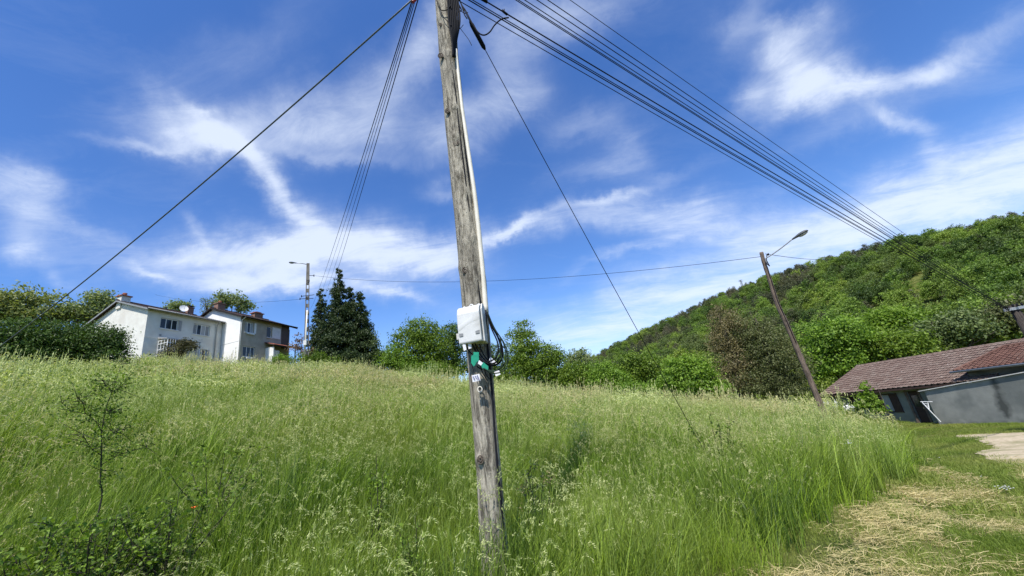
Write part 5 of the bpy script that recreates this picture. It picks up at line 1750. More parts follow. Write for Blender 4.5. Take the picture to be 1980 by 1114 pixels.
# middle deciduous
tree('oak_tree', 'big round bright tree left of the foreground pole', [(812, 645, 34, 30), (790, 662, 30, 28), (835, 660, 30, 30), (850, 682, 30, 24), (805, 690, 42, 20), (780, 712, 36, 16), (835, 712, 36, 16)], 45, 'leaf_mid', 22000, .20, .34, .6, (815, .3), group='bright broadleaf trees along the meadow', nl=14)
tree('oak_tree', 'darker tree just left of the white box on the pole', [(873, 648, 22, 24), (890, 668, 26, 26), (868, 695, 30, 22), (890, 712, 30, 20), (860, 715, 26, 18)], 47, 'leaf_deep', 12000, .20, .34, .6, (880, .25), group='bright broadleaf trees along the meadow')
tree('oak_tree', 'lower bright bushy tree right of the thin loose tree', [(760, 692, 26, 24), (744, 702, 16, 16), (786, 706, 30, 18)], 44, 'leaf_bright', 9500, .18, .3, .6, (762, .16), group='bright broadleaf trees along the meadow')
tree('low_shrub', 'low spreading shrub under the big round tree at the meadow edge', [(830, 718, 40, 14), (790, 722, 30, 11), (872, 722, 26, 12)], 41, 'leaf_mid', 7000, .13, .24, .6, (830, .06), cat='shrub')
tree('oak_tree', 'tall narrow tree directly right of the foreground pole', [(1010, 640, 17, 24), (1018, 668, 28, 26), (1000, 690, 30, 28), (1030, 700, 34, 30), (1005, 718, 36, 18), (985, 650, 6, 12), (1010, 738, 44, 16), (975, 735, 20, 16)], 41, 'leaf_mid', 20000, .19, .32, .62, (1012, .26), group='bright broadleaf trees along the meadow')
tree('oak_tree', 'rounded tree between the narrow tree and the pale willow', [(1062, 690, 26, 22), (1078, 712, 24, 22), (1050, 715, 24, 20), (1085, 735, 20, 14), (1055, 738, 30, 16)], 41, 'leaf_mid', 11000, .19, .32, .6, (1065, .2), group='bright broadleaf trees along the meadow')
tree('oak_tree', 'shaded tree showing between the pole and the slack cable loops', [(955, 690, 20, 22), (945, 712, 28, 20), (965, 728, 24, 18), (930, 728, 24, 16)], 43, 'leaf_deep', 6500, .19, .32, .6, (955, .2), group='bright broadleaf trees along the meadow')
tree('willow_tree', 'pale silvery tree in the gap before the wooded hill', [(1118, 688, 20, 13), (1105, 698, 18, 12), (1130, 700, 16, 12)], 62, 'leaf_pale', 3800, .26, .4, .5, (1118, .2))
tree('low_tree', 'mid green low tree below the pale silvery one', [(1115, 722, 22, 20), (1100, 738, 18, 14), (1135, 735, 18, 16)], 40, 'leaf_mid', 7000, .18, .3, .6, (1115, .16))
tree('field_bush', 'broad bright bush first in the row below the hill', [(1165, 722, 24, 20), (1185, 738, 30, 18), (1155, 742, 22, 14)], 39, 'leaf_bright', 10000, .18, .3, .62, (1170, .14), cat='bush', group='bushes between meadow and hill')
tree('field_bush', 'dark green bush behind the brightest bush of the row', [(1225, 705, 34, 20), (1255, 715, 30, 24), (1215, 730, 30, 22), (1250, 745, 30, 18)], 42, 'leaf_mid', 13000, .2, .32, .62, (1235, .2), cat='bush', group='bushes between meadow and hill')
tree('field_bush', 'low bright bush at the meadow edge left of the brightest one', [(1215, 752, 24, 12), (1240, 756, 26, 12)], 35, 'leaf_bright', 5000, .15, .24, .62, (1228, .1), cat='bush', group='bushes between meadow and hill')
tree('field_bush', 'large bright green bush standing left of the rusty conifer', [(1320, 712, 26, 22), (1345, 722, 28, 24), (1305, 738, 28, 24), (1340, 752, 36, 20), (1375, 755, 30, 18), (1392, 768, 20, 8)], 33.5, 'leaf_bright', 20000, .18, .26, .66, (1340, .16), cat='bush', group='bushes between meadow and hill')
tree('old_conifer', 'rusty brown dying conifer with dense twiggy crown', [(1400, 625, 24, 36), (1418, 650, 34, 40), (1392, 665, 20, 34), (1425, 700, 40, 34), (1430, 740, 42, 26)], 36.5, 'leaf_brown', 26000, .15, .26, .66, (1420, .25), aspect=.35, nl=24)
tree('old_conifer', 'broad olive conifer behind the leaning lamp post', [(1450, 640, 30, 40), (1480, 665, 40, 42), (1500, 700, 46, 40), (1535, 715, 26, 40), (1470, 740, 50, 30), (1520, 752, 40, 24)], 36, 'leaf_olive', 36000, .15, .26, .66, (1490, .3), aspect=.35, nl=24)
tree('field_tree', 'bright green tree right of the leaning post and above the barn end', [(1600, 660, 34, 40), (1640, 650, 36, 34), (1620, 700, 40, 34), (1590, 710, 26, 36)], 52, 'leaf_bright', 17000, .26, .42, .6, (1615, .3), nl=12)
tree('field_tree', 'yellow lime tree standing out behind the middle of the barn roof', [(1700, 622, 34, 20), (1730, 615, 30, 18), (1760, 630, 30, 20), (1715, 645, 40, 18)], 62, 'leaf_lime', 12000, .28, .45, .6, (1720, .3))
tree('field_tree', 'deep green tree just above the left part of the barn roof', [(1690, 670, 34, 26), (1730, 672, 36, 22), (1670, 700, 26, 20), (1765, 665, 26, 20)], 54, 'leaf_mid', 14000, .25, .4, .6, (1710, .3))
tree('field_tree', 'grey green airy tree above the right part of the barn roof', [(1800, 645, 36, 26), (1850, 630, 40, 30), (1890, 640, 34, 26), (1830, 665, 30, 16)], 58, 'leaf_haze', 9000, .26, .42, .5, (1840, .28), nl=16)
tree('field_tree', 'olive green tree at the right edge above the barn roof', [(1930, 625, 34, 30), (1975, 610, 40, 36), (2020, 610, 40, 36)], 60, 'leaf_olive', 11000, .26, .42, .55, (1960, .28))
tree('sapling', 'yellow green laurel sapling in front of the barn wall', [(1671, 750, 6, 9), (1673, 766, 11, 9), (1669, 782, 11, 10), (1690, 782, 10, 7), (1698, 794, 12, 5)], 30, 'leaf_lime', 2200, .14, .11, .45, (1676, .04), cat='shrub', nl=14)
# white blossom beside the sapling
def blossom():
    c = at(1645, 790, 30.5); g = H(c.x, c.y)
    root = thing('blossom_shrub', (c.x, c.y, g), 'small white flowering shrub between gate pillar and sapling', 'shrub')
    hh = c.z - g
    P = rng.normal(size=(160, 3)) * np.array([.16, .16, .12]) + np.array([0, 0, hh]); V, t = leaves_from_points(P, rand_dirs(160), .10, aspect=.9)
    o = bpy.data.objects.new('blossom', quads_mesh('blossom', V, 4, M['petal'], t)); COL.objects.link(o); o.parent = root
    P = rng.normal(size=(400, 3)) * np.array([.25, .25, .35]) + np.array([0, 0, hh * .55]); V, t = leaves_from_points(P, rand_dirs(400), .12)
    o = bpy.data.objects.new('leaves', quads_mesh('leaves', V, 4, M['leaf_mid'], t)); COL.objects.link(o); o.parent = root
    mb = MB(); mb.tube([(0, 0, -.1), (0, 0, hh)], .02, 5); mb.build('stem', M['weedstem'], root)
blossom()
print('trees done')

# ------------------------------------------------------------------ wooded hill (one mass)


def crown_proto(kind, seed):
    global rng
    rng = np.random.default_rng(seed)
    if kind == 'pine':
        ncl = 70; t = rng.uniform(0, 1, ncl); an = rng.uniform(0, 6.28, ncl)
        rr = (1 - t ** 1.6) ** .6 * 2.1 * rng.uniform(.6, 1.1, ncl) + .15
        C = np.stack([rr * np.cos(an), rr * np.sin(an), 1.5 + t * 5.6], 1)
        k = np.repeat(np.arange(ncl), 20)
        P = C[k] + rng.normal(size=(len(k), 3)) * .38
        out = np.stack([np.cos(an[k]), np.sin(an[k]), .3 + 0 * an[k]], 1)
        tint = np.clip(.5 * rng.uniform(0, 1, ncl)[k] + .5 * rng.uniform(0, 1, len(k)), 0, 1)
        V, t_ = leaves_from_points(P, out, .42, aspect=.45, tint=tint)
        return quads_mesh('pine', V, 4, M['wood_olive'], t_)
    lobes = []
    nl = 9 if kind != 'tall' else 7
    for i in range(nl):
        a = rng.uniform(0, 6.28); q = rng.uniform(.2, 2.1)
        lobes.append((q * math.cos(a), q * math.sin(a), rng.uniform(3.0, 6.6) + (1.0 if kind == 'tall' else 0) - q * .5, rng.uniform(1.1, 1.9), rng.uniform(1.1, 1.9), rng.uniform(.9, 1.6)))
    lobes.append((0, 0, 3.0, 2.6, 2.6, 2.4))
    P, out, tint, C = crown_points(lobes, 2700, .36, 24, .68)
    V, t_ = leaves_from_points(P, out, .34, tint=tint)
    mat = {'bright': 'wood_bright', 'mid': 'wood_mid', 'tall': 'wood_mid'}[kind]
    return quads_mesh(kind, V, 4, M[mat], t_)


protos = [crown_proto('bright', 11), crown_proto('bright', 12), crown_proto('mid', 13), crown_proto('mid', 14), crown_proto('tall', 15), crown_proto('pine', 16), crown_proto('pine', 17)]
rng = np.random.default_rng(21)


def sm_noise(x, y, s, seed):
    return np.sin(x / s + seed) * np.sin(y / s * 1.3 + seed * 2.1) + .6 * np.sin(x / s * 2.3 + y / s * 1.1 + seed * 3.7) + .4 * np.sin(-x / s * 3.1 + y / s * 2.9 + seed)


def wood():
    xs, ys = [], []
    for (a0, a1, d0, d1, area) in ((10, 62, 58, 100, 9.5), (5, 66, 100, 190, 11.5), (2, 58, 190, 350, 19.0), (62, 84, 50, 200, 34.0), (-3, 12, 75, 130, 24.0)):
        A = math.radians(a1 - a0) * (d1 ** 2 - d0 ** 2) / 2
        n = int(A / area)
        a = rng.uniform(a0, a1, n); d = np.sqrt(rng.uniform(d0 ** 2, d1 ** 2, n))
        xs.append(d * np.sin(np.radians(a))); ys.append(d * np.cos(np.radians(a)))
    X = np.concatenate(xs); Y = np.concatenate(ys)
    az = np.degrees(np.arctan2(X, Y)); d = np.hypot(X, Y)
    rd = np.interp(az, RG_AZ, RG_D)
    ok = d < rd + 6
    # keep clear of the barn
    bx = (X - 21.94) * math.cos(math.radians(-78.1)) + (Y - 31.19) * math.sin(math.radians(-78.1)); by = -(X - 21.94) * math.sin(math.radians(-78.1)) + (Y - 31.19) * math.cos(math.radians(-78.1))
    ok &= ~((bx > -6) & (bx < 26) & (by > -20) & (by < 13))
    X, Y, az, d, rd = X[ok], Y[ok], az[ok], d[ok], rd[ok]
    nz = sm_noise(X, Y, 17, 1.7)
    frac = (d - 60) / (rd - 60)
    pine = (nz + frac * 2.9 - (az > 38) * .9 + rng.normal(0, .5, len(X))) > 1.75
    pine |= rng.uniform(0, 1, len(X)) < .05
    idx = np.where(pine, rng.integers(5, 7, len(X)), rng.integers(0, 5, len(X)))
    nz2 = sm_noise(X, Y, 11, 4.1)
    idx = np.where(~pine & (nz2 > .55), rng.integers(0, 2, len(X)), idx)
    sc = rng.uniform(.5, 1.12, len(X)) * np.where(d < 100, .85, .88) * np.where(pine, .8, 1) * np.where(frac > .85, .78, 1)
    tilt = np.stack([rng.normal(0, .05, len(X)), rng.normal(0, .05, len(X))], 1)
    scatter('hill_wood', protos, X, Y, hz(X, Y) - .8, rng.uniform(0, 6.28, len(X)), sc, idx, tilt)
    print('hill trees', len(X))


wood()


def mast():
    c = at(1434, 549, 278)
    g = H(c.x, c.y)
    root = thing('hilltop_mast', (c.x, c.y, g), 'tiny pale lattice mast on the crest of the wooded hill', 'mast')
    top = at(1434, 541, 278).z - g
    mb = MB()
    for (x, y) in ((-.7, -.7), (.7, -.7), (.7, .7), (-.7, .7)): mb.tube([(x, y, 0), (x * .4, y * .4, top)], .12, 4)
    mb.build('legs', M['galv'], root)
    mb = MB()
    for k in range(8):
        z = top * k / 8; s = .7 - .42 * k / 8
        mb.tube([(-s, -s, z), (s, -s, z + top / 8)], .07, 4); mb.tube([(s, -s, z), (-s, -s, z + top / 8)], .07, 4)
    mb.tube([(-1.6, 0, top * .9), (1.6, 0, top * .9)], .12, 4); mb.tube([(-1.2, 0, top), (1.2, 0, top)], .12, 4)
    mb.build('bracing', M['galv'], root)


mast()

# ------------------------------------------------------------------ grasses


def strips(root, h, lean, bend, width, face, segs=3, taper=.8):
    """n curved tapering blades -> quads array (n*segs*4,3)"""
    n = len(root)
    ts = np.linspace(0, 1, segs + 1)
    side = np.stack([np.cos(face), np.sin(face), np.zeros(n)], 1)
    rings = []
    for t in ts:
        c = root + np.array([0, 0, 1.0]) * (h * t * (1 - bend * .30 * t * t))[:, None] + lean * (h * (0.25 * t + bend * t * t))[:, None]
        w = width * ((1 - t) ** taper if t < 1 else .04)
        rings.append((c - side * w[:, None] * .5, c + side * w[:, None] * .5))
    qs = []
    for i in range(segs):
        a, b = rings[i]; c, d = rings[i + 1]
        qs.append(np.stack([a, b, d, c], 1))
    Q = np.stack(qs, 1)           # n, segs, 4, 3
    tips = (rings[-1][0] + rings[-1][1]) / 2
    return Q.reshape(-1, 3), tips, rings


def grass_proto(seed, R=.30, nb=120, ns=12, bw=.005, hb=(.35, .8), hs=(.75, 1.12), headn=16, hsize=.016, hw=.0045, hlen=.17, sw=.0028, wind=(.25, .12), kind='droop', segs=3, dry=.09, spreadl=.30):
    g = np.random.default_rng(seed)
    r = R * np.sqrt(g.uniform(0, 1, nb)); a = g.uniform(0, 6.28, nb)
    root = np.stack([r * np.cos(a), r * np.sin(a), -.02 + 0 * r], 1)
    w = np.array([wind[0], wind[1], 0])
    lean = g.normal(size=(nb, 3)) * np.array([spreadl, spreadl, 0]) + w
    h = g.uniform(*hb, nb)
    V1, _, _ = strips(root, h, lean, g.uniform(.1, .9, nb), bw * g.uniform(.6, 1.5, nb), g.uniform(0, 3.14, nb), segs)
    t1 = np.repeat(np.clip(g.beta(1.0, 2.0, nb), 0, 1), segs)
    m1 = np.repeat((g.uniform(0, 1, nb) < dry).astype(float), segs)
    # seed stalks
    r = R * np.sqrt(g.uniform(0, 1, ns)); a = g.uniform(0, 6.28, ns)
    root = np.stack([r * np.cos(a), r * np.sin(a), -.02 + 0 * r], 1)
    lean = g.normal(size=(ns, 3)) * np.array([.20, .20, 0]) + w * .6
    h = g.uniform(*hs, ns); bend = g.uniform(.0, .22, ns)
    V2, tips, rings = strips(root, h, lean, bend, sw + 0 * h, g.uniform(0, 3.14, ns), 3, taper=.15)
    t2 = np.repeat(g.uniform(0, 1, ns), 3); m2 = np.ones(len(t2))
    # panicles
    k = np.repeat(np.arange(ns), headn)
    u = np.tile(np.linspace(0, 1, headn), ns)
    hd = (lean + np.array([0, 0, .55 if kind != 'spike' else 2.2])); hd[:, :2] += (w[:2] + g.normal(0, .22, (ns, 2))) * (1.5 if kind == 'droop' else .3)
    hd[:, 2] = (.75 if kind == 'droop' else hd[:, 2])
    hd /= np.linalg.norm(hd, axis=1, keepdims=True)
    L = hlen * g.uniform(.7, 1.25, ns)
    drop = {'droop': .95, 'spike': .08, 'open': .35}[kind]
    C = tips[k] + hd[k] * (L[k] * u)[:, None] + np.array([0, 0, -1.0]) * (L[k] * drop * u * u)[:, None]
    rad = {'droop': .009, 'spike': .005, 'open': .026}[kind]
    C = C + g.normal(size=C.shape) * (rad * (1 - u * .6))[:, None]
    n = len(C)
    T_ = hd[k] + np.array([0, 0, -1.0]) * (drop * 1.3 * u)[:, None] + g.normal(size=(n, 3)) * (.30 if kind == 'open' else .14)
    T_ /= np.linalg.norm(T_, axis=1, keepdims=True)
    N_ = np.cross(T_, g.normal(size=(n, 3))); N_ /= np.linalg.norm(N_, axis=1, keepdims=True)
    s = hsize * g.uniform(.7, 1.4, (n, 1)); ww = hw * g.uniform(.7, 1.3, (n, 1))
    V3 = np.stack([C - T_ * s, C - N_ * ww, C + T_ * s, C + N_ * ww], 1).reshape(-1, 3)
    t3 = np.clip(.6 * g.uniform(0, 1, ns)[k] + .4 * g.uniform(0, 1, n), 0, 1); m3 = 2 * np.ones(n)
    V = np.concatenate([V1, V2, V3]); t = np.concatenate([t1, t2, t3]); mi = np.concatenate([m1, m2, m3])
    return quads_mesh('grass_patch', V, 4, M['blade'], t, (M['stalk'], M['head']), mi)


NB = dict(hb=(.25, 1.02), hs=(.55, 1.15), bw=.0085, nb=95, spreadl=.42)
near = [grass_proto(31, kind='droop', ns=9, headn=26, hsize=.011, hw=.0021, **NB), grass_proto(32, kind='open', ns=2, headn=26, hsize=.010, hw=.002, **NB), grass_proto(33, kind='droop', ns=8, headn=24, hsize=.010, hw=.0022, hlen=.14, **NB), grass_proto(34, kind='spike', ns=8, headn=22, hsize=.009, hlen=.10, hw=.0022, **NB), grass_proto(35, kind='open', ns=1, hsize=.01, hw=.002, dry=.15, **NB), grass_proto(36, kind='droop', ns=3, hsize=.01, hw=.002, **NB), grass_proto(37, kind='droop', ns=6, hsize=.012, hw=.0024, headn=26, hlen=.22, **NB)]
MBK = dict(R=.42, nb=75, hb=(.25, 1.05), hs=(.6, 1.25), bw=.014, headn=12, hsize=.020, hw=.0046, sw=.006, hlen=.27, segs=3, dry=.15, spreadl=.42)
mid = [grass_proto(41 + i, ns=(10, 8, 4, 8, 6)[i], kind=('droop', 'spike', 'droop', 'droop', 'open')[i], **MBK) for i in range(5)]
farp = [grass_proto(51 + i, R=.7, nb=75, hb=(.3, 1.05), hs=(.65, 1.12), ns=(11, 8, 5, 9)[i], bw=.030, headn=9, hsize=.042, hw=.013, sw=.012, hlen=.42, kind=('droop', 'droop', 'spike', 'droop')[i], segs=2, dry=.16, spreadl=.4) for i in range(4)]


def ring_points(a0, a1, d0, d1, dens):
    A = math.radians(a1 - a0) * (d1 ** 2 - d0 ** 2) / 2
    n = int(A * dens)
    a = rng.uniform(a0, a1, n); d = np.sqrt(rng.uniform(d0 ** 2, d1 ** 2, n))
    return d * np.sin(np.radians(a)), d * np.cos(np.radians(a)), a, d


def meadow():
    P, K, S = [], [], []
    for (a0, a1, d0, d1, dens, pool) in ((-72, 44, 2.3, 9, 17, 0), (-68, 44, 9, 20, 9.5, 1), (-66, 44, 20, 56, 4.6, 2)):
        x, y, a, d = ring_points(a0, a1, d0, d1, dens)
        lim = edge_az(d)
        ok = a < lim
        # stop at the tree line beyond the crest
        rc = np.interp(a, CR_AZ, CR_R)
        ok &= d < rc + 8
        # keep out of the houses
        for (ox, oy, L, W) in ((-34.0, 33.9, 14.5, 8.5), (-29.7, 40.2, 7, 8.5)):
            dx = x - ox; dy = y - oy; c, s = math.cos(HROT), math.sin(HROT)
            lx = dx * c + dy * s; ly = -dx * s + dy * c
            ok &= ~((lx > -.3) & (lx < L) & (ly > -.3 if W else False) & (ly < W + .3))
        x, y, a, d = x[ok], y[ok], a[ok], d[ok]; lim = lim[ok]
        n = len(x)
        nz = sm_noise(x, y, 1.9, 2.2) + rng.normal(0, .6, n)
        if pool == 0:
            idx = np.select([nz > 1.0, nz > .35, nz > .05, nz > -.3, nz > -.8], [1, 0, 2, 6, 5], 4); idx = np.where(rng.uniform(0, 1, n) < .10, 3, idx); off = 0
        elif pool == 1:
            idx = np.select([nz > 1.0, nz > .3, nz > -.2, nz > -.6], [1, 0, 4, 3], 2); off = len(near)
        else:
            idx = np.select([nz > .8, nz > .1, nz > -.5], [0, 1, 3], 2); off = len(near) + len(mid)
        sc = rng.uniform(.78, 1.12, n) * (1 + .18 * np.clip(sm_noise(x, y, 2.7, 5.5), -1.2, 1.2)) * (1 + .17 * np.clip(sm_noise(x, y, .9, 7.5), -1, 1))
        # shorter towards the mown edge and close to the camera
        sc *= np.clip(.62 + (lim - a) * d / 57 / .9, .5, 1)
        sc *= np.where(d < 3.2, .85, 1)
        P.append(np.stack([x, y, hz(x, y)], 1)); K.append(idx + off); S.append(sc)
    P = np.concatenate(P); K = np.concatenate(K); S = np.concatenate(S)
    for (px, py, D_, rad) in ((105, 940, 5.0, .5), (105, 940, 4.3, .4), (335, 930, 5.1, .6), (335, 930, 4.3, .4), (205, 935, 4.9, .5), (205, 935, 4.3, .4), (728, 960, 4.6, .22), (1390, 880, 8.0, .45), (1030, 935, 5.0, .3), (420, 880, 6.5, .4)):
        q = at(px, py, D_); dd = np.hypot(P[:, 0] - q.x, P[:, 1] - q.y)
        S = np.where(dd < rad, S * .80, S)
        kp = (dd > rad) | (rng.uniform(0, 1, len(S)) < .72)
        P, K, S = P[kp], K[kp], S[kp]
    # around the pole foot keep the trunk free
    d = np.hypot(P[:, 0] - POFF.x, P[:, 1] - POFF.y)
    ok = d > .16
    P, K, S = P[ok], K[ok], S[ok]
    n = len(P)
    scatter('meadow_grass', near + mid + farp, P[:, 0], P[:, 1], P[:, 2], rng.normal(0, .7, n), S, K, np.stack([rng.normal(0, .05, n), rng.normal(0, .05, n)], 1))
    print('meadow patches', n)


meadow()


def lawn_proto(seed, R=.22, nb=150, h=(.03, .085), bw=.005):
    g = np.random.default_rng(seed)
    r = R * np.sqrt(g.uniform(0, 1, nb)); a = g.uniform(0, 6.28, nb)
    root = np.stack([r * np.cos(a), r * np.sin(a), -.005 + 0 * r], 1)
    lean = g.normal(size=(nb, 3)) * np.array([.6, .6, 0])
    V, _, _ = strips(root, g.uniform(*h, nb), lean, g.uniform(.1, 1, nb), bw * g.uniform(.6, 1.4, nb), g.uniform(0, 3.14, nb), 2)
    return quads_mesh('lawn_patch', V, 4, M['lawn'], np.repeat(g.uniform(0, 1, nb), 2))


def straw_proto(seed, R=.24, nb=85, L=(.06, .18), bw=.0026, mean=.6):
    g = np.random.default_rng(seed)
    r = R * np.sqrt(g.uniform(0, 1, nb)); a = g.uniform(0, 6.28, nb)
    c = np.stack([r * np.cos(a), r * np.sin(a), g.uniform(.01, .075, nb)], 1)
    th = g.normal(mean, .8, nb); T_ = np.stack([np.cos(th), np.sin(th), g.normal(0, .18, nb)], 1)
    B_ = np.stack([-np.sin(th), np.cos(th), g.normal(0, .4, nb)], 1)
    l = g.uniform(*L, (nb, 1)) * .5; w = bw * g.uniform(.6, 1.5, (nb, 1)) * .5
    up = np.array([0, 0, 1.0]) * l * .12
    q1 = np.stack([c - T_ * l - B_ * w - up, c - T_ * l + B_ * w - up, c + B_ * w, c - B_ * w], 1)
    q2 = np.stack([c - B_ * w, c + B_ * w, c + T_ * l + B_ * w - up, c + T_ * l - B_ * w - up], 1)
    V = np.stack([q1, q2], 1).reshape(-1, 3)
    V[:, 2] = np.maximum(V[:, 2], .004)
    return quads_mesh('straw_patch', V, 4, M['straw'], np.repeat(g.uniform(0, 1, nb), 2))


lawns = [lawn_proto(61), lawn_proto(62, h=(.02, .06)), lawn_proto(63, h=(.04, .12)), lawn_proto(64, R=.45, nb=190, h=(.03, .09), bw=.011), lawn_proto(65, R=.45, nb=190, h=(.04, .12), bw=.011)]
straws = [straw_proto(71), straw_proto(72, mean=1.0), straw_proto(73, mean=.2, nb=50), straw_proto(74, R=.4, nb=100, bw=.005, L=(.08, .22))]


def straw_density(x, y, a, d):
    # swathes left by the mower along the meadow edge, fading with distance
    lim = edge_az(d, False)
    u = (a - lim) * d / 57.3         # metres to the right of the meadow edge
    sw = .55 + .45 * np.sin(u * 3.3 + .8 * np.sin(d * .9)) + .35 * sm_noise(x, y, .55, 1.1)
    f = np.clip((19 - d) / 9, 0, 1) * np.clip(u / .25 + .6, 0, 1) * np.clip((4.6 - u) / 2.2, 0, 1)
    return np.clip(sw * f * 1.05 - .22, 0, .85)


def lawn():
    P, K, S = [], [], []
    for (a0, a1, d0, d1, dens, ks) in ((0, 100, 1.2, 9, 26, (0, 3)), (20, 80, 9, 18, 13, (3, 5)), (28, 70, 18, 40, 7, (3, 5))):
        x, y, a, d = ring_points(a0, a1, d0, d1, dens)
        ok = (a > edge_az(d) - 3) & (~in_sand(x, y) | (rng.uniform(0, 1, len(x)) < .10 * (sm_noise(x, y, .7, 9.1) > .5)))
        sd = straw_density(x, y, a, d)
        ok &= rng.uniform(0, 1, len(x)) > sd * .5
        x, y = x[ok], y[ok]; n = len(x)
        P.append(np.stack([x, y, hz(x, y)], 1)); K.append(rng.integers(ks[0], ks[1], n)); S.append(rng.uniform(.7, 1.25, n) * (1 + .25 * np.clip(sm_noise(x, y, .8, 3), -1, 1)))
    P = np.concatenate(P); K = np.concatenate(K); S = np.concatenate(S); n = len(P)
    # sparse tufts in the sand's rim
    scatter('lawn_grass', lawns, P[:, 0], P[:, 1], P[:, 2], rng.uniform(0, 6.28, n), S, K)
    P, K = [], []
    for (a0, a1, d0, d1, dens, ks) in ((5, 90, 1.4, 9, 58, (0, 3)), (25, 60, 9, 19, 20, (3, 4))):
        x, y, a, d = ring_points(a0, a1, d0, d1, dens)
        ok = (a > edge_az(d) - 1.5) & (rng.uniform(0, 1, len(x)) < straw_density(x, y, a, d) ** 1.2)
        x, y = x[ok], y[ok]
        P.append(np.stack([x, y, hz(x, y)], 1)); K.append(rng.integers(ks[0], ks[1], len(x)))
    P = np.concatenate(P); K = np.concatenate(K); m = len(P)
    scatter('mown_straw', straws, P[:, 0], P[:, 1], P[:, 2] + .0, rng.normal(0, .5, m), rng.uniform(.7, 1.2, m), K)
    print('lawn', n, 'straw', m)


lawn()

# ------------------------------------------------------------------ weeds standing in the meadow


def weed(name, label, px, py, D, h, nbr, mat='bramble', leaf=.035, nleaf=500, spread=.35, cat='weed', group=None, bare=0.0, lean=(0, 0)):
    q = at(px, py, D); x, y = q.x, q.y; g = H(x, y)
    root = thing(name, (x, y, g), label, cat, group)
    mb = MB(); tips = []
    for k in range(nbr):
        a = random.uniform(0, 6.28); s = random.uniform(.15, 1) * spread
        hh = h * random.uniform(.55, 1.0) if k else h
        if k == 0: s *= .2
        e = Vector((s * math.cos(a) + lean[0] * hh, s * math.sin(a) + lean[1] * hh, hh))
        pts = spline([(random.uniform(-.03, .03), random.uniform(-.03, .03), -.02), (e.x * .35 + random.uniform(-.03, .03), e.y * .35, hh * .45), (e.x * .8, e.y * .8, hh * .8), e], 4)
        mb.tube(pts, list(np.linspace(.007, .002, len(pts))), 5)
        tips.append(pts)
        for j in range(5):
            p = pts[random.randint(4, len(pts) - 1)]
            d = Vector((random.gauss(0, 1), random.gauss(0, 1), random.uniform(.1, .9))).normalized() * random.uniform(.05, .2) * (spread + .35)
            sub = [p, p + d * .6 + Vector((0, 0, .01)), p + d]
            mb.tube(sub, [.003, .002, .001], 4); tips.append([p + d * t for t in (.2, .4, .6, .8, 1)])
    mb.build('stem', M['weedstem'], root, smooth=True)
    P = []
    for _ in range(nleaf):
        pt = random.choice(tips); p = pt[random.randint(int(len(pt) * bare), len(pt) - 1)]
        P.append(Vector(p) + Vector((random.gauss(0, .022), random.gauss(0, .022), random.gauss(0, .022))))
    P = np.array(P); P[:, 2] = np.maximum(P[:, 2], .03)
    V, t = leaves_from_points(P, rand_dirs(len(P)), leaf, aspect=.6)
    o = bpy.data.objects.new('leaves', quads_mesh('leaves', V, 4, M[mat], t)); COL.objects.link(o); o.parent = root
    return root


# hawthorn-like sapling left, its leader reaching above the crest of the meadow
def thorn():
    D = 5.2
    q = at(175, 900, D); x, y = q.x, q.y; g = H(x, y)
    root = thing('thorn_sapling', (x, y, g), 'thin dark thorn sapling whose single leader rises above the grass at left', 'shrub')
    off = root.location
    mb = MB(off)
    lines = [[(192, 985), (194, 930), (196, 880), (197, 835), (205, 790), (217, 757), (228, 725), (240, 690)],
             [(197, 835), (185, 815), (165, 800), (140, 795), (120, 780)], [(196, 860), (215, 840), (240, 830)], [(195, 880), (175, 865), (160, 840)],
             [(205, 790), (215, 800), (235, 790)], [(217, 757), (205, 745), (200, 735)], [(194, 900), (230, 880), (270, 868), (300, 860)],
             [(217, 757), (230, 750), (236, 740)], [(165, 800), (160, 780), (150, 770)]]
    tips = []
    for i, L in enumerate(lines):
        dd = D if i == 0 else D + random.uniform(-.3, .3)
        P = [at(px, py, D + (dd - D) * k / len(L)) for k, (px, py) in enumerate(L)]
        if i == 0: P = [Vector((x, y, g - .05))] + P
        S_ = spline(P, 5)
        mb.tube(S_, list(np.linspace(.0075 if i == 0 else .004, .0016, len(S_))), 5)
        tips += S_ * (2 if i == 0 else 1)
        for _ in range(14):
            p = random.choice(S_[3:]); e = p + Vector((random.gauss(0, .07), random.gauss(0, .07), random.gauss(.02, .06)))
            mb.tube([p, e], [.003, .0012], 4); tips += [e, e, p.lerp(e, .6)]
    mb.build('stem', M['weedstem'], root, smooth=True)
    P = np.array([Vector(random.choice(tips)) - off + Vector((random.gauss(0, .05), random.gauss(0, .05), random.gauss(0, .04))) for _ in range(2400)])
    V, t = leaves_from_points(P, rand_dirs(len(P)), .022, aspect=.6)
    o = bpy.data.objects.new('leaves', quads_mesh('leaves', V, 4, M['bramble'], t)); COL.objects.link(o); o.parent = root


thorn()
weed('bramble', 'dark bramble patch with broad leaves low in the left foreground grass', 105, 940, 5.0, .86, 24, leaf=.038, nleaf=1500, spread=.6, cat='bramble')
weed('bramble', 'dark bramble patch right of the thorn sapling near the orange flower', 335, 930, 5.1, .90, 26, leaf=.036, nleaf=1700, spread=.7, cat='bramble')
weed('bramble', 'sprawling bramble under the thorn sapling stem', 205, 935, 4.9, .88, 24, leaf=.034, nleaf=1500, spread=.5, cat='bramble')
weed('bramble', 'lighter loose bramble between sapling and the tall dock', 420, 880, 6.5, .95, 12, leaf=.045, nleaf=520, spread=.55, cat='bramble')
weed('dock', 'tall dark dock stem left of the foreground pole', 728, 960, 4.6, 1.15, 6, leaf=.032, nleaf=420, spread=.16, cat='weed')
weed('dock', 'short dark weed low between the tall dock and the pole', 805, 1060, 3.9, .75, 6, leaf=.035, nleaf=260, spread=.2, cat='weed')
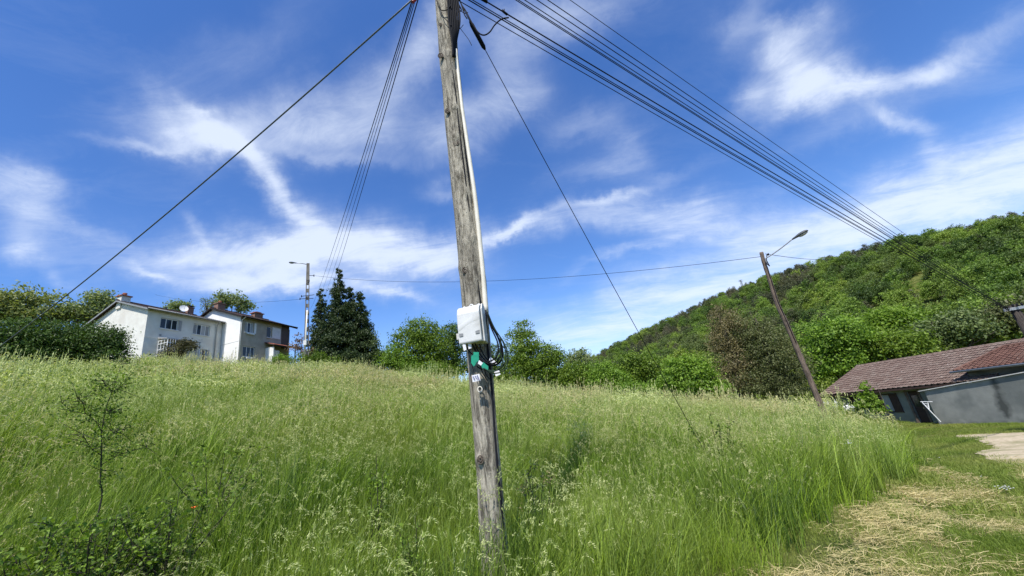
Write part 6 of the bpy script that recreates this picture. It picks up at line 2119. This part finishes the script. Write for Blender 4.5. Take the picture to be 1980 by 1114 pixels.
weed('vetch_clump', 'dark tangled weed clump in the meadow right of the stay wire', 1390, 880, 8.0, 1.15, 12, leaf=.05, nleaf=420, spread=.45, cat='weed')
weed('thistle', 'small dark thistle clump close right of the foreground pole', 1030, 935, 5.0, .85, 8, mat='leaf_brown', leaf=.03, nleaf=420, spread=.28, cat='weed')


def dead_stem():
    D = 10.5
    b0 = at(1662, 905, D); t0 = at(1642, 858, D); g = H(b0.x, b0.y)
    root = thing('dry_stem', (b0.x, b0.y, g), 'lone dry umbel stem with pale forked top near the mown edge', 'weed')
    mb = MB(root.location)
    mb.tube(spline([Vector((b0.x, b0.y, g)), b0, at(1655, 885, D), t0], 4), .011, 5); mb.build('stem', M['weedstem'], root)
    mb = MB(root.location)
    for (px, py) in ((1633, 850), (1638, 846), (1645, 848), (1649, 856), (1630, 858)):
        e = at(px, py, D); mb.tube([t0, t0.lerp(e, .6)], [.005, .003], 5); e = t0.lerp(e, .6); mb.tube([e, e + Vector((0, 0, .01))], .008, 5)
    mb.build('umbel', M['paper'], root)


dead_stem()


def flower(name, label, px, py, D, mat, s, cat='flower', group=None):
    c = at(px, py, D); g = H(c.x, c.y)
    root = thing(name, (c.x, c.y, g), label, cat, group)
    hh = c.z - g
    mb = MB(); mb.tube([(0, 0, -.02), (.01, 0, hh * .5), (0, 0, hh)], .002, 4); mb.build('stem', M['leaf_mid'], root)
    mb = MB()
    for k in range(6):
        a = k * math.pi / 3
        mb.add([(0, 0, hh), (math.cos(a - .4) * s, math.sin(a - .4) * s, hh + s * .5), (math.cos(a) * s * 1.3, math.sin(a) * s * 1.3, hh + s * .7), (math.cos(a + .4) * s, math.sin(a + .4) * s, hh + s * .5)], [(0, 1, 2, 3)])
    mb.build('petals', M[mat], root)


flower('poppy', 'single small orange poppy in the left foreground grass', 375, 983, 3.6, 'orange', .016)


def daisies():
    pts = [(1925, 943), (1931, 942), (1938, 945), (1943, 947), (1946, 944), (1950, 946), (1955, 947), (1961, 946), (1934, 947), (1948, 949), (1898, 923), (1817, 886), (1945, 941), (1941, 943), (1952, 943)]
    for k, (px, py) in enumerate(pts):
        p = ground_hit(px, py, .06)
        g = H(p.x, p.y)
        root = thing('daisy', (p.x, p.y, g), {10: 'lone white daisy in the lawn up left of the daisy cluster', 11: 'lone pale daisy in the lawn near the tall grass edge'}.get(k, 'tiny white daisy in the dense daisy cluster near the right edge'), 'flower', 'white daisies in the lawn')
        mb = MB(); mb.tube([(0, 0, 0), (0, 0, .07)], .0025, 4); mb.build('stem', M['leaf_mid'], root)
        mb = MB(); s = .015
        mb.add([(0, 0, .07)] + [(math.cos(a) * s, math.sin(a) * s, .078) for a in np.linspace(0, 2 * math.pi, 11)[:-1]], [(0, i, i % 10 + 1) for i in range(1, 11)]); mb.build('petals', M['petal'], root)


daisies()
print('done', len(bpy.data.objects))
